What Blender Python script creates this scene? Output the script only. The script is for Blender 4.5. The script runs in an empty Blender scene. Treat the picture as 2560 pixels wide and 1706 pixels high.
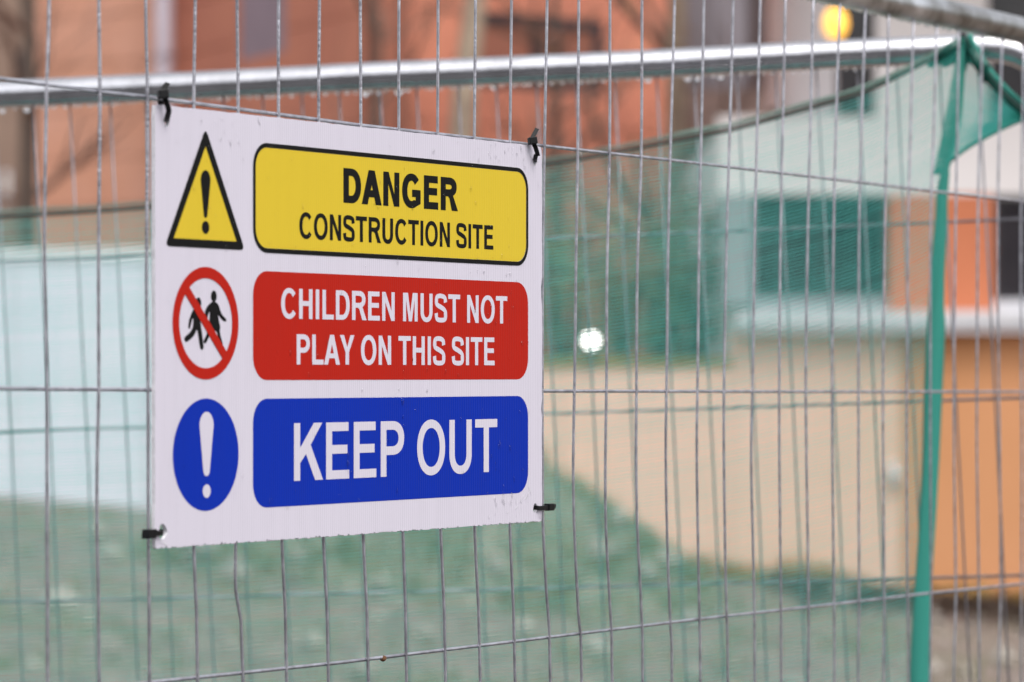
import bpy, math, random
from mathutils import Vector, Matrix, noise
from mathutils.geometry import tessellate_polygon

scene = bpy.context.scene
COL = scene.collection

# ------------------------------------------------------------------ camera, sky, sun, exposure
CAM_Z = 1.5
LENS = 123.72
cam_data = bpy.data.cameras.new('camera')
cam = bpy.data.objects.new('camera', cam_data)
COL.objects.link(cam)
cam.location = (0, 0, CAM_Z)
cam.rotation_euler = (math.radians(90), 0, 0)
cam_data.lens = LENS
cam_data.sensor_width = 36.0
cam_data.shift_y = 81 / 2560
cam_data.clip_start = 0.1
cam_data.clip_end = 3000
cam_data.dof.use_dof = True
cam_data.dof.focus_distance = 3.6
cam_data.dof.aperture_fstop = 6.0
scene.camera = cam

SUN_EL, SUN_AZ = math.radians(58), math.radians(150)      # azimuth clockwise from +Y
world = bpy.data.worlds.new('World')
scene.world = world
world.use_nodes = True
wn = world.node_tree
wn.nodes.clear()
w_out = wn.nodes.new('ShaderNodeOutputWorld')
w_bg = wn.nodes.new('ShaderNodeBackground')
w_sky = wn.nodes.new('ShaderNodeTexSky')
w_hsv = wn.nodes.new('ShaderNodeHueSaturation')
w_sky.sky_type = 'NISHITA'
w_sky.sun_disc = False
w_sky.sun_elevation = SUN_EL
w_sky.sun_rotation = SUN_AZ
w_sky.dust_density = 4.0
w_sky.ozone_density = 1.0
w_hsv.inputs['Saturation'].default_value = 0.22           # cloud cover: nearly colourless sky
w_bg.inputs['Strength'].default_value = 0.15
wn.links.new(w_sky.outputs[0], w_hsv.inputs['Color'])
wn.links.new(w_hsv.outputs[0], w_bg.inputs['Color'])
wn.links.new(w_bg.outputs[0], w_out.inputs['Surface'])

sun_data = bpy.data.lights.new('sun', 'SUN')
sun_data.energy = 0.6
sun_data.angle = math.radians(40)
sun_data.color = (1.0, 0.97, 0.94)
sun = bpy.data.objects.new('sun', sun_data)
COL.objects.link(sun)
to_sun = Vector((math.sin(SUN_AZ) * math.cos(SUN_EL), math.cos(SUN_AZ) * math.cos(SUN_EL), math.sin(SUN_EL)))
sun.rotation_euler = to_sun.to_track_quat('Z', 'Y').to_euler()
sun.location = (0, -5, 12)

vs = scene.view_settings
vs.view_transform = 'Standard'
vs.look = 'None'
vs.exposure = 0.72
vs.gamma = 1.0
vs.use_curve_mapping = False
scene.render.engine = 'CYCLES'
scene.cycles.use_denoising = True
scene.cycles.max_bounces = 8
scene.cycles.transparent_max_bounces = 16

# ------------------------------------------------------------------ helpers
PX = LENS / 36.0 * 2353          # focal length in the measuring units of the survey (2353 across)
HORIZON, MID = 858.4, 1176.5


def at(x, y, d):
    """Surveyed bearing (x, y) at depth d -> world point."""
    return Vector(((x - MID) / PX * d, d, CAM_Z + (HORIZON - y) / PX * d))


class Frame:
    """A vertical working plane: a runs along it, y goes away from the viewer, b goes up."""
    def __init__(self, origin, ex, ez):
        self.o = Vector(origin)
        self.ex = Vector(ex).normalized()
        self.ez = Vector(ez).normalized()
        self.ey = self.ez.cross(self.ex).normalized()

    def hit(self, x, y, off=0.0):
        p = at(x, y, 1.0)
        c = Vector((0, 0, CAM_Z))
        r = p - c
        q = self.o + self.ey * off
        t = (q - c).dot(self.ey) / r.dot(self.ey)
        w = c + r * t - self.o
        return w.dot(self.ex), w.dot(self.ez)

    def matrix(self, a=0.0, b=0.0, y=0.0):
        m = Matrix.Identity(4)
        for i, e in enumerate((self.ex, self.ey, self.ez)):
            for k in range(3):
                m[k][i] = e[k]
        p = self.o + self.ex * a + self.ez * b + self.ey * y
        for k in range(3):
            m[k][3] = p[k]
        return m


def tag(o, label=None, cat=None, group=None, kind=None):
    if label: o['label'] = label
    if cat: o['category'] = cat
    if group: o['group'] = group
    if kind: o['kind'] = kind
    return o


def empty(name, matrix=None, loc=None):
    o = bpy.data.objects.new(name, None)
    o.empty_display_size = 0.1
    COL.objects.link(o)
    if matrix is not None:
        o.matrix_world = matrix
    if loc is not None:
        o.location = loc
    return o


class MB:
    def __init__(self):
        self.v, self.f = [], []

    def add(self, v, f):
        n = len(self.v)
        self.v += [tuple(p) for p in v]
        self.f += [tuple(i + n for i in q) for q in f]

    def box(self, lo, hi):
        x0, y0, z0 = lo
        x1, y1, z1 = hi
        self.add([(x0, y0, z0), (x1, y0, z0), (x1, y1, z0), (x0, y1, z0),
                  (x0, y0, z1), (x1, y0, z1), (x1, y1, z1), (x0, y1, z1)],
                 [(3, 2, 1, 0), (4, 5, 6, 7), (0, 1, 5, 4), (1, 2, 6, 5), (2, 3, 7, 6), (3, 0, 4, 7)])

    def obox(self, c, ax, ay, az):
        """box with half-axis vectors"""
        c, ax, ay, az = Vector(c), Vector(ax), Vector(ay), Vector(az)
        v = []
        for sz in (-1, 1):
            for sx, sy in ((-1, -1), (1, -1), (1, 1), (-1, 1)):
                v.append(c + ax * sx + ay * sy + az * sz)
        self.add(v, [(3, 2, 1, 0), (4, 5, 6, 7), (0, 1, 5, 4), (1, 2, 6, 5), (2, 3, 7, 6), (3, 0, 4, 7)])

    def tube(self, pts, r, n=8, cap=True, flat=1.0, up=None):
        pts = [Vector(p) for p in pts]
        rs = r if isinstance(r, (list, tuple)) else [r] * len(pts)
        base = len(self.v)
        prev = None
        for i, p in enumerate(pts):
            a = pts[max(i - 1, 0)]
            b = pts[min(i + 1, len(pts) - 1)]
            t = (b - a).normalized()
            if prev is None:
                g = Vector(up) if up else (Vector((0, 0, 1)) if abs(t.z) < 0.9 else Vector((1, 0, 0)))
                nx = (g - t * g.dot(t)).normalized()
            else:
                nx = (prev - t * prev.dot(t)).normalized()
            prev = nx
            ny = t.cross(nx)
            for k in range(n):
                an = 2 * math.pi * k / n
                self.v.append(tuple(p + nx * math.cos(an) * rs[i] + ny * math.sin(an) * rs[i] * flat))
        for i in range(len(pts) - 1):
            for k in range(n):
                a = base + i * n + k
                b = base + i * n + (k + 1) % n
                self.f.append((a, b, b + n, a + n))
        if cap:
            self.f.append(tuple(base + k for k in range(n))[::-1])
            e = base + (len(pts) - 1) * n
            self.f.append(tuple(e + k for k in range(n)))

    def ribbon(self, pts, width, thick, side):
        """flat strap: width vectors per point or one, thickness along normal"""
        pts = [Vector(p) for p in pts]
        base = len(self.v)
        for i, p in enumerate(pts):
            t = (pts[min(i + 1, len(pts) - 1)] - pts[max(i - 1, 0)]).normalized()
            s = Vector(side[i] if isinstance(side, list) else side)
            s = (s - t * s.dot(t)).normalized()
            n = t.cross(s)
            for a, b in ((-1, -1), (1, -1), (1, 1), (-1, 1)):
                self.v.append(tuple(p + s * a * width / 2 + n * b * thick / 2))
        for i in range(len(pts) - 1):
            for k in range(4):
                a = base + i * 4 + k
                b = base + i * 4 + (k + 1) % 4
                self.f.append((a, b, b + 4, a + 4))
        self.f.append((base + 3, base + 2, base + 1, base))
        e = base + (len(pts) - 1) * 4
        self.f.append((e, e + 1, e + 2, e + 3))

    def build(self, name, mat, parent=None, smooth=False, matrix=None):
        me = bpy.data.meshes.new(name)
        me.from_pydata(self.v, [], self.f)
        me.update()
        if smooth:
            me.polygons.foreach_set('use_smooth', [True] * len(me.polygons))
        if mat:
            me.materials.append(mat)
        o = bpy.data.objects.new(name, me)
        COL.objects.link(o)
        if parent:
            o.parent = parent
        if matrix is not None:
            o.matrix_world = matrix
        return o


def bevel(o, w, seg=2):
    m = o.modifiers.new('bevel', 'BEVEL')
    m.width = w
    m.segments = seg
    m.limit_method = 'ANGLE'
    return o


def copy_obj(o, parent, loc=None):
    c = o.copy()
    COL.objects.link(c)
    c.parent = parent
    if loc is not None:
        c.location = loc
    return c


# ------------------------------------------------------------------ materials
def mat(name, color, rough=0.6, metal=0.0, var=0.0, scale=8.0, bump=0.0, bscale=60.0, color2=None,
        spec=None, detail=4.0, **kw):
    m = bpy.data.materials.new(name)
    m.use_nodes = True
    nt = m.node_tree
    b = nt.nodes['Principled BSDF']
    b.inputs['Roughness'].default_value = rough
    b.inputs['Metallic'].default_value = metal
    if spec is not None:
        b.inputs['Specular IOR Level'].default_value = spec
    for k, v in kw.items():
        b.inputs[k.replace('_', ' ')].default_value = v
    tc = nt.nodes.new('ShaderNodeTexCoord')
    if var or color2:
        no = nt.nodes.new('ShaderNodeTexNoise')
        no.inputs['Scale'].default_value = scale
        no.inputs['Detail'].default_value = detail
        nt.links.new(tc.outputs['Object'], no.inputs['Vector'])
        ra = nt.nodes.new('ShaderNodeValToRGB')
        c2 = color2 or tuple(c * (1 - var) for c in color)
        ra.color_ramp.elements[0].position = 0.32
        ra.color_ramp.elements[1].position = 0.68
        ra.color_ramp.elements[0].color = (*c2, 1)
        ra.color_ramp.elements[1].color = (*color, 1)
        nt.links.new(no.outputs[0], ra.inputs[0])
        nt.links.new(ra.outputs[0], b.inputs['Base Color'])
    else:
        b.inputs['Base Color'].default_value = (*color, 1)
    if bump:
        nb = nt.nodes.new('ShaderNodeTexNoise')
        nb.inputs['Scale'].default_value = bscale
        nb.inputs['Detail'].default_value = 5
        nt.links.new(tc.outputs['Object'], nb.inputs['Vector'])
        bp = nt.nodes.new('ShaderNodeBump')
        bp.inputs['Strength'].default_value = bump
        bp.inputs['Distance'].default_value = 0.02
        nt.links.new(nb.outputs[0], bp.inputs['Height'])
        nt.links.new(bp.outputs[0], b.inputs['Normal'])
    return m


def sign_mat(name, color, rough=0.42, lines=0.07, dirt=0.12):
    """Print or bare surface of twin-wall plastic: vertical flutes showing as faint lines and relief, grime flecks."""
    m = bpy.data.materials.new(name)
    m.use_nodes = True
    nt = m.node_tree
    N, L = nt.nodes, nt.links
    b = N['Principled BSDF']
    b.inputs['Roughness'].default_value = rough
    b.inputs['Specular IOR Level'].default_value = 0.05
    tc = N.new('ShaderNodeTexCoord')
    sep = N.new('ShaderNodeSeparateXYZ')
    L.new(tc.outputs['Object'], sep.inputs[0])
    # flute phase, slightly wandering
    nw = N.new('ShaderNodeTexNoise'); nw.inputs['Scale'].default_value = 9
    L.new(tc.outputs['Object'], nw.inputs['Vector'])
    ma = N.new('ShaderNodeMath'); ma.operation = 'MULTIPLY_ADD'
    ma.inputs[1].default_value = 0.0012
    L.new(nw.outputs[0], ma.inputs[0]); L.new(sep.outputs[0], ma.inputs[2])
    fr = N.new('ShaderNodeMath'); fr.operation = 'MULTIPLY'; fr.inputs[1].default_value = 2 * math.pi / 0.0036
    L.new(ma.outputs[0], fr.inputs[0])
    sn = N.new('ShaderNodeMath'); sn.operation = 'SINE'; L.new(fr.outputs[0], sn.inputs[0])
    nrm = N.new('ShaderNodeMath'); nrm.operation = 'MULTIPLY_ADD'; nrm.inputs[1].default_value = 0.5; nrm.inputs[2].default_value = 0.5
    L.new(sn.outputs[0], nrm.inputs[0])
    pw = N.new('ShaderNodeMath'); pw.operation = 'POWER'; pw.inputs[1].default_value = 4
    L.new(nrm.outputs[0], pw.inputs[0])
    # strength of the lines varies over the sheet
    nv = N.new('ShaderNodeTexNoise'); nv.inputs['Scale'].default_value = 14
    mpv = N.new('ShaderNodeMapping'); mpv.inputs['Scale'].default_value = (6, 1, 0.6)
    L.new(tc.outputs['Object'], mpv.inputs[0]); L.new(mpv.outputs[0], nv.inputs['Vector'])
    lv = N.new('ShaderNodeMath'); lv.operation = 'MULTIPLY'
    L.new(pw.outputs[0], lv.inputs[0]); L.new(nv.outputs[0], lv.inputs[1])
    ls = N.new('ShaderNodeMath'); ls.operation = 'MULTIPLY'; ls.inputs[1].default_value = lines * 2
    L.new(lv.outputs[0], ls.inputs[0])
    # grime: sparse flecks and a broad film
    nd = N.new('ShaderNodeTexNoise'); nd.inputs['Scale'].default_value = 210; nd.inputs['Detail'].default_value = 3
    L.new(tc.outputs['Object'], nd.inputs['Vector'])
    rd = N.new('ShaderNodeValToRGB')
    rd.color_ramp.elements[0].position = 0.70; rd.color_ramp.elements[1].position = 0.78
    rd.color_ramp.elements[0].color = (0, 0, 0, 1); rd.color_ramp.elements[1].color = (1, 1, 1, 1)
    L.new(nd.outputs[0], rd.inputs[0])
    nf = N.new('ShaderNodeTexNoise'); nf.inputs['Scale'].default_value = 6; nf.inputs['Detail'].default_value = 6
    L.new(tc.outputs['Object'], nf.inputs['Vector'])
    fm = N.new('ShaderNodeMath'); fm.operation = 'MULTIPLY'; fm.inputs[1].default_value = dirt * 0.6
    L.new(nf.outputs[0], fm.inputs[0])
    dm = N.new('ShaderNodeMath'); dm.operation = 'MULTIPLY'; dm.inputs[1].default_value = dirt
    L.new(rd.outputs[0], dm.inputs[0])
    s1 = N.new('ShaderNodeMath'); s1.operation = 'ADD'; L.new(fm.outputs[0], s1.inputs[0]); L.new(dm.outputs[0], s1.inputs[1])
    s2 = N.new('ShaderNodeMath'); s2.operation = 'ADD'; s2.use_clamp = True
    L.new(s1.outputs[0], s2.inputs[0]); L.new(ls.outputs[0], s2.inputs[1])
    mx = N.new('ShaderNodeMix'); mx.data_type = 'RGBA'
    mx.inputs['A'].default_value = (*color, 1)
    mx.inputs['B'].default_value = (*(c * 0.35 + 0.02 for c in color), 1)
    L.new(s2.outputs[0], mx.inputs['Factor'])
    L.new(mx.outputs['Result'], b.inputs['Base Color'])
    # roughness film of water and dirt
    rr = N.new('ShaderNodeMath'); rr.operation = 'MULTIPLY_ADD'; rr.inputs[1].default_value = 0.3; rr.inputs[2].default_value = rough - 0.15
    L.new(nf.outputs[0], rr.inputs[0]); L.new(rr.outputs[0], b.inputs['Roughness'])
    bp = N.new('ShaderNodeBump'); bp.inputs['Strength'].default_value = 0.22; bp.inputs['Distance'].default_value = 0.0005
    hsum = N.new('ShaderNodeMath'); hsum.operation = 'MULTIPLY_ADD'; hsum.inputs[1].default_value = 2.2
    nbb = N.new('ShaderNodeTexNoise'); nbb.inputs['Scale'].default_value = 26
    mpb = N.new('ShaderNodeMapping'); mpb.inputs['Scale'].default_value = (2.5, 1, 0.5)
    L.new(tc.outputs['Object'], mpb.inputs[0]); L.new(mpb.outputs[0], nbb.inputs['Vector'])
    L.new(nbb.outputs[0], hsum.inputs[0]); L.new(nrm.outputs[0], hsum.inputs[2])
    L.new(hsum.outputs[0], bp.inputs['Height']); L.new(bp.outputs[0], b.inputs['Normal'])
    return m


def net_mat(name, color, trans):
    m = bpy.data.materials.new(name)
    m.use_nodes = True
    nt = m.node_tree
    N, L = nt.nodes, nt.links
    out = N['Material Output']
    b = N['Principled BSDF']
    b.inputs['Base Color'].default_value = (*color, 1)
    b.inputs['Roughness'].default_value = 0.35
    tr = N.new('ShaderNodeBsdfTranslucent')
    tr.inputs[0].default_value = (*color, 1)
    mx = N.new('ShaderNodeMixShader')
    mx.inputs[0].default_value = trans
    L.new(b.outputs[0], mx.inputs[1]); L.new(tr.outputs[0], mx.inputs[2])
    L.new(mx.outputs[0], out.inputs['Surface'])
    return m


def emis(name, color, strength):
    m = bpy.data.materials.new(name)
    m.use_nodes = True
    b = m.node_tree.nodes['Principled BSDF']
    b.inputs['Base Color'].default_value = (*color, 1)
    b.inputs['Emission Color'].default_value = (*color, 1)
    b.inputs['Emission Strength'].default_value = strength
    return m


def ground_mat():
    m = bpy.data.materials.new('site_ground')
    m.use_nodes = True
    nt = m.node_tree
    N, L = nt.nodes, nt.links
    b = N['Principled BSDF']
    b.inputs['Roughness'].default_value = 0.85
    tc = N.new('ShaderNodeTexCoord')
    n1 = N.new('ShaderNodeTexNoise'); n1.inputs['Scale'].default_value = 0.9; n1.inputs['Detail'].default_value = 7
    n2 = N.new('ShaderNodeTexNoise'); n2.inputs['Scale'].default_value = 5; n2.inputs['Detail'].default_value = 8
    for n in (n1, n2): L.new(tc.outputs['Object'], n.inputs['Vector'])
    r1 = N.new('ShaderNodeValToRGB')
    e = r1.color_ramp.elements
    e[0].position, e[0].color = 0.40, (0.13, 0.095, 0.08, 1)
    e[1].position, e[1].color = 0.60, (0.26, 0.20, 0.17, 1)
    r2 = N.new('ShaderNodeValToRGB')
    e = r2.color_ramp.elements
    e[0].position, e[0].color = 0.46, (0, 0, 0, 1)
    e[1].position, e[1].color = 0.60, (1, 1, 1, 1)
    L.new(n2.outputs[0], r1.inputs[0]); L.new(n1.outputs[0], r2.inputs[0])
    mx = N.new('ShaderNodeMix'); mx.data_type = 'RGBA'
    mx.inputs['B'].default_value = (0.11, 0.13, 0.06, 1)
    ml = N.new('ShaderNodeMath'); ml.operation = 'MULTIPLY'; ml.inputs[1].default_value = 0.35
    L.new(r2.outputs[0], ml.inputs[0]); L.new(ml.outputs[0], mx.inputs['Factor'])
    L.new(r1.outputs[0], mx.inputs['A']); L.new(mx.outputs['Result'], b.inputs['Base Color'])
    bp = N.new('ShaderNodeBump'); bp.inputs['Strength'].default_value = 0.7; bp.inputs['Distance'].default_value = 0.08
    L.new(n2.outputs[0], bp.inputs['Height']); L.new(bp.outputs[0], b.inputs['Normal'])
    return m


M = {}
M['galv_wire'] = mat('galvanised_wire', (0.68, 0.67, 0.73), rough=0.34, metal=0.92, color2=(0.40, 0.39, 0.43), scale=70, bump=0.12, bscale=300)
M['galv_tube'] = mat('galvanised_tube', (0.86, 0.85, 0.88), rough=0.20, metal=1.0, color2=(0.68, 0.67, 0.69), scale=22, bump=0.05, bscale=150)
M['galv_dirty'] = mat('weathered_galvanised_tube', (0.82, 0.82, 0.85), rough=0.30, metal=1.0, color2=(0.20, 0.185, 0.16), scale=16, detail=6, bump=0.1, bscale=200)
M['old_wire'] = mat('dull_fence_wire', (0.30, 0.29, 0.32), rough=0.45, metal=0.8, color2=(0.22, 0.21, 0.23), scale=40)
M['rust'] = mat('rust', (0.16, 0.07, 0.03), rough=0.9, var=0.5, scale=400)
M['black_plastic'] = mat('black_nylon', (0.006, 0.006, 0.007), rough=0.35, spec=0.2)
M['sign_white'] = sign_mat('sign_white_plastic', (0.71, 0.665, 0.75), lines=0.22, dirt=0.10)
M['sign_edge'] = mat('sign_cut_edge', (0.86, 0.84, 0.88), rough=0.5, var=0.15, scale=300)
M['sign_yellow'] = sign_mat('sign_yellow_ink', (0.74, 0.535, 0.04), lines=0.11)
M['sign_red'] = sign_mat('sign_red_ink', (0.49, 0.017, 0.008), lines=0.22)
M['sign_blue'] = sign_mat('sign_blue_ink', (0.003, 0.030, 0.41), lines=0.30)
M['sign_black'] = sign_mat('sign_black_ink', (0.010, 0.010, 0.010), lines=0.0, rough=0.5)
M['sign_print_white'] = sign_mat('sign_white_print', (0.71, 0.665, 0.75), lines=0.16)
M['water'] = mat('rain_water', (1, 1, 1), rough=0.02, Transmission_Weight=1.0, IOR=1.33)
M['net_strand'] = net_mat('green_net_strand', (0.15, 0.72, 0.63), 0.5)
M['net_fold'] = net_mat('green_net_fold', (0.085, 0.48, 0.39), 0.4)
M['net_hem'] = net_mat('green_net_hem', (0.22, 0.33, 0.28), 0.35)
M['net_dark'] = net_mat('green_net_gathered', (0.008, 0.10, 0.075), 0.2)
M['cord'] = mat('brown_cord', (0.06, 0.035, 0.03), rough=0.8)
M['ground'] = ground_mat()
M['hoarding'] = mat('hoarding_paint', (0.80, 0.80, 0.88), rough=0.5, color2=(0.72, 0.75, 0.84), scale=1.2)
M['hoarding_top'] = mat('hoarding_capping', (0.86, 0.88, 0.90), rough=0.4)
M['terracotta_pale'] = mat('terracotta_pale', (0.80, 0.42, 0.30), rough=0.7, color2=(0.74, 0.35, 0.22), scale=0.8)
M['terracotta'] = mat('terracotta', (0.66, 0.245, 0.15), rough=0.7, color2=(0.55, 0.19, 0.12), scale=0.7)
M['terracotta_joint'] = mat('terracotta_joint', (0.30, 0.11, 0.07), rough=0.8)
M['grey_trim'] = mat('grey_trim', (0.50, 0.44, 0.50), rough=0.45, var=0.1, scale=2)
M['purple_panel'] = mat('mauve_panel', (0.33, 0.235, 0.285), rough=0.5, var=0.15, scale=1.5)
M['glass_dark'] = mat('dark_glass', (0.012, 0.011, 0.016), rough=0.08, color2=(0.05, 0.045, 0.05), scale=1.1)
M['glass_grey'] = mat('grey_glass', (0.11, 0.105, 0.12), rough=0.12, color2=(0.05, 0.042, 0.048), scale=0.8)
M['dark_frame'] = mat('dark_frame', (0.03, 0.026, 0.032), rough=0.4)
M['grey_cladding'] = mat('grey_cladding', (0.22, 0.19, 0.205), rough=0.5, var=0.2, scale=0.9)
M['pale_cladding'] = mat('pale_grey_cladding', (0.30, 0.27, 0.295), rough=0.5, var=0.2, scale=0.9)
M['brown_cladding'] = mat('brown_cladding', (0.105, 0.072, 0.072), rough=0.55, var=0.25, scale=0.9)
M['rose_cladding'] = mat('rose_brown_cladding', (0.27, 0.18, 0.155), rough=0.6, var=0.2, scale=1.0)
M['beige_cladding'] = mat('beige_cladding', (0.48, 0.37, 0.32), rough=0.6, var=0.15, scale=1.0)
M['white_render'] = mat('white_render', (0.90, 0.85, 0.84), rough=0.65, var=0.05, scale=1.0)
M['white_trim'] = mat('white_trim', (0.74, 0.74, 0.77), rough=0.45, var=0.06, scale=2)
M['grey_jamb'] = mat('grey_window_surround', (0.36, 0.37, 0.39), rough=0.5, var=0.12, scale=2)
M['orange_render'] = mat('orange_render', (0.66, 0.215, 0.10), rough=0.75, color2=(0.58, 0.18, 0.085), scale=0.9)
M['cream_render'] = mat('cream_render', (0.88, 0.57, 0.44), rough=0.8, color2=(0.83, 0.53, 0.38), scale=0.55, detail=6)
M['ochre_render'] = mat('ochre_render', (0.70, 0.33, 0.16), rough=0.8, color2=(0.60, 0.28, 0.12), scale=0.55, detail=6)
M['asphalt'] = mat('added_path_asphalt', (0.045, 0.044, 0.047), rough=0.45, color2=(0.03, 0.03, 0.032), scale=3, bump=0.3, bscale=120)  # near-black ground of the added path, darkens the undersides of the tubes
M['litter'] = mat('leaf_litter', (0.075, 0.045, 0.03), rough=0.8, var=0.5, scale=5)
M['moss'] = mat('moss', (0.30, 0.22, 0.05), rough=0.95, color2=(0.16, 0.15, 0.04), scale=3)
M['bark_pale'] = mat('pale_bark', (0.42, 0.33, 0.24), rough=0.85, color2=(0.27, 0.20, 0.15), scale=6, bump=0.4)
M['bark_dark'] = mat('dark_bark', (0.13, 0.095, 0.075), rough=0.9, color2=(0.075, 0.055, 0.045), scale=6, bump=0.4)
M['twig'] = mat('brown_twig', (0.17, 0.10, 0.075), rough=0.9)
M['leaf_ochre'] = mat('ochre_leaf', (0.42, 0.26, 0.06), rough=0.7, var=0.4, scale=4)
M['leaf_green'] = mat('evergreen_leaf', (0.24, 0.29, 0.15), rough=0.55, color2=(0.13, 0.17, 0.08), scale=3)
M['leaf_grey'] = mat('grey_green_leaf', (0.30, 0.29, 0.17), rough=0.6, color2=(0.16, 0.16, 0.09), scale=3)
M['grass'] = mat('rough_grass', (0.12, 0.16, 0.045), rough=0.7, color2=(0.22, 0.19, 0.08), scale=2)
M['stone'] = mat('rubble_stone', (0.42, 0.38, 0.33), rough=0.85, color2=(0.24, 0.21, 0.185), scale=2)
M['house_brown'] = mat('brown_brick_house', (0.30, 0.205, 0.155), rough=0.85, color2=(0.23, 0.15, 0.115), scale=1.4)
M['soil'] = mat('heap_soil', (0.27, 0.235, 0.19), rough=0.9, color2=(0.12, 0.125, 0.075), scale=1.7, bump=0.6, bscale=9)
M['lamp_yellow'] = emis('amber_lamp_glow', (1.0, 0.50, 0.07), 1.25)
M['lamp_white'] = emis('white_lamp_glow', (1.0, 0.98, 0.95), 4.5)
M['lamp_metal'] = mat('lamp_metal', (0.05, 0.05, 0.055), rough=0.4, metal=0.6)

# ------------------------------------------------------------------ ground
def smooth(a, b, x):
    t = min(1, max(0, (x - a) / (b - a)))
    return t * t * (3 - 2 * t)


def ground_z(x, y):
    k = smooth(8, 27, y)
    return k * (-0.07 - 0.10 * max(-6, min(6, x))) + 0.05 * k * noise.noise(Vector((x * 0.7, y * 0.7, 0)))


mb = MB()
xs = [-900, -300, -90, -40, -20] + [-12 + 0.4 * i for i in range(61)] + [20, 40, 90, 300, 900]
ys = [-900, -200, -40, -10, 0, 3, 6] + [8 + 0.5 * i for i in range(61)] + [42, 48, 60, 90, 200, 600, 1600]
for y in ys:
    for x in xs:
        mb.v.append((x, y, ground_z(x, y)))
for j in range(len(ys) - 1):
    for i in range(len(xs) - 1):
        a = j * len(xs) + i
        mb.f.append((a, a + 1, a + 1 + len(xs), a + len(xs)))
ground = mb.build('ground', M['ground'], smooth=True)
tag(ground, 'bare brown soil and thin grass of the building site', 'ground', kind='structure')

# dark asphalt sheet added under both panels so the rails mirror something dark
path = MB()
path.box((-40, -40, -0.08), (40, 6.4, 0.012))
tag(path.build('added_dark_path', M['asphalt']), 'dark asphalt sheet added below the fence for its rails to mirror', 'added_dark_path', kind='structure')
# soil heap: the slope that comes out from behind the sign
HC = at(1000, 900, 26.0)
mb = MB()
NR, NA = 22, 60
H0 = HC.z + 0.02


def heap_pt(r, an):
    R = 2.3
    x = HC.x + math.cos(an) * r * R
    y = HC.y + math.sin(an) * r * R
    g = ground_z(x, y)
    h = (H0 - g) * max(0, 1 - r) * (1.0 if r > 0.08 else 0.97)
    n = noise.noise(Vector((x * 1.3, y * 1.3, 3))) * 0.16 + noise.noise(Vector((x * 4, y * 4, 7))) * 0.06
    return (x, y, g + h + n * min(1, (1 - r) * 4) - (0.15 if r > 0.99 else 0))


for i in range(NR + 1):
    for k in range(NA):
        mb.v.append(heap_pt(i / NR, 2 * math.pi * k / NA))
for i in range(NR):
    for k in range(NA):
        a, b = i * NA + k, i * NA + (k + 1) % NA
        mb.f.append((a, b, b + NA, a + NA))
heap = mb.build('soil_heap', M['soil'], smooth=True)
tag(heap, 'grey brown heap of site soil behind the green netting', 'soil heap')

# rubble and tufts scattered on ground and heap
rng = random.Random(5)
mbs, mbg = MB(), MB()
for i in range(900):
    if i % 3 == 0:
        p = heap_pt(rng.random() ** 0.6, rng.uniform(-2.8, -0.2))
    else:
        x, y = rng.uniform(-5, 5), rng.uniform(15, 29)
        p = (x, y, ground_z(x, y))
    s = rng.uniform(0.012, 0.05) * (3.2 if rng.random() < 0.10 else 1)
    c = Vector(p) + Vector((0, 0, s * 0.35))
    v = []
    for d in ((1, 0, 0), (-1, 0, 0), (0, 1, 0), (0, -1, 0), (0, 0, 1), (0, 0, -1)):
        v.append(c + Vector(d) * s * rng.uniform(0.6, 1.2))
    mbs.add(v, [(0, 2, 4), (2, 1, 4), (1, 3, 4), (3, 0, 4), (2, 0, 5), (1, 2, 5), (3, 1, 5), (0, 3, 5)])
for i in range(2600):
    if i % 2 == 0:
        p = Vector(heap_pt(rng.random() ** 0.5, rng.uniform(-2.9, -0.2)))
    else:
        x, y = rng.uniform(-5, 5), rng.uniform(15.5, 30)
        if x > 2.6 or noise.noise(Vector((x * 0.8, y * 0.8, 1))) < 0.0:
            continue
        p = Vector((x, y, ground_z(x, y)))
    for k in range(5):
        an = rng.uniform(0, 6.28)
        h = rng.uniform(0.05, 0.17)
        d = Vector((math.cos(an), math.sin(an), 0))
        w = Vector((-d.y, d.x, 0)) * 0.006
        q = p + d * 0.03
        e = q + d * h * 0.5 + Vector((0, 0, h))
        mbg.add([q - w - Vector((0, 0, .02)), q + w - Vector((0, 0, .02)), e], [(0, 1, 2)])
tag(mbs.build('rubble', M['stone']), 'pale stones and rubble strewn over the site soil', 'rubble', kind='stuff')
tag(mbg.build('rough_grass', M['grass']), 'rough grass tufts growing on soil and heap', 'grass', kind='stuff')

# ------------------------------------------------------------------ walls and buildings
def wall_box(mb, p0, p1, z0, z1, th):
    """box on a plan segment; thickness goes to the far side (left-hand normal away from viewer)"""
    p0, p1 = Vector((p0[0], p0[1], 0)), Vector((p1[0], p1[1], 0))
    d = (p1 - p0).normalized()
    n = Vector((-d.y, d.x, 0)) * th
    v = []
    for z in (z0, z1):
        for p in (p0, p1, p1 + n, p0 + n):
            v.append((p.x, p.y, z))
    if th > 0:
        f = [(3, 2, 1, 0), (4, 5, 6, 7), (0, 1, 5, 4), (1, 2, 6, 5), (2, 3, 7, 6), (3, 0, 4, 7)]
    else:
        f = [(0, 1, 2, 3), (7, 6, 5, 4), (4, 5, 1, 0), (5, 6, 2, 1), (6, 7, 3, 2), (7, 4, 0, 3)]
    mb.add(v, f)


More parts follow.
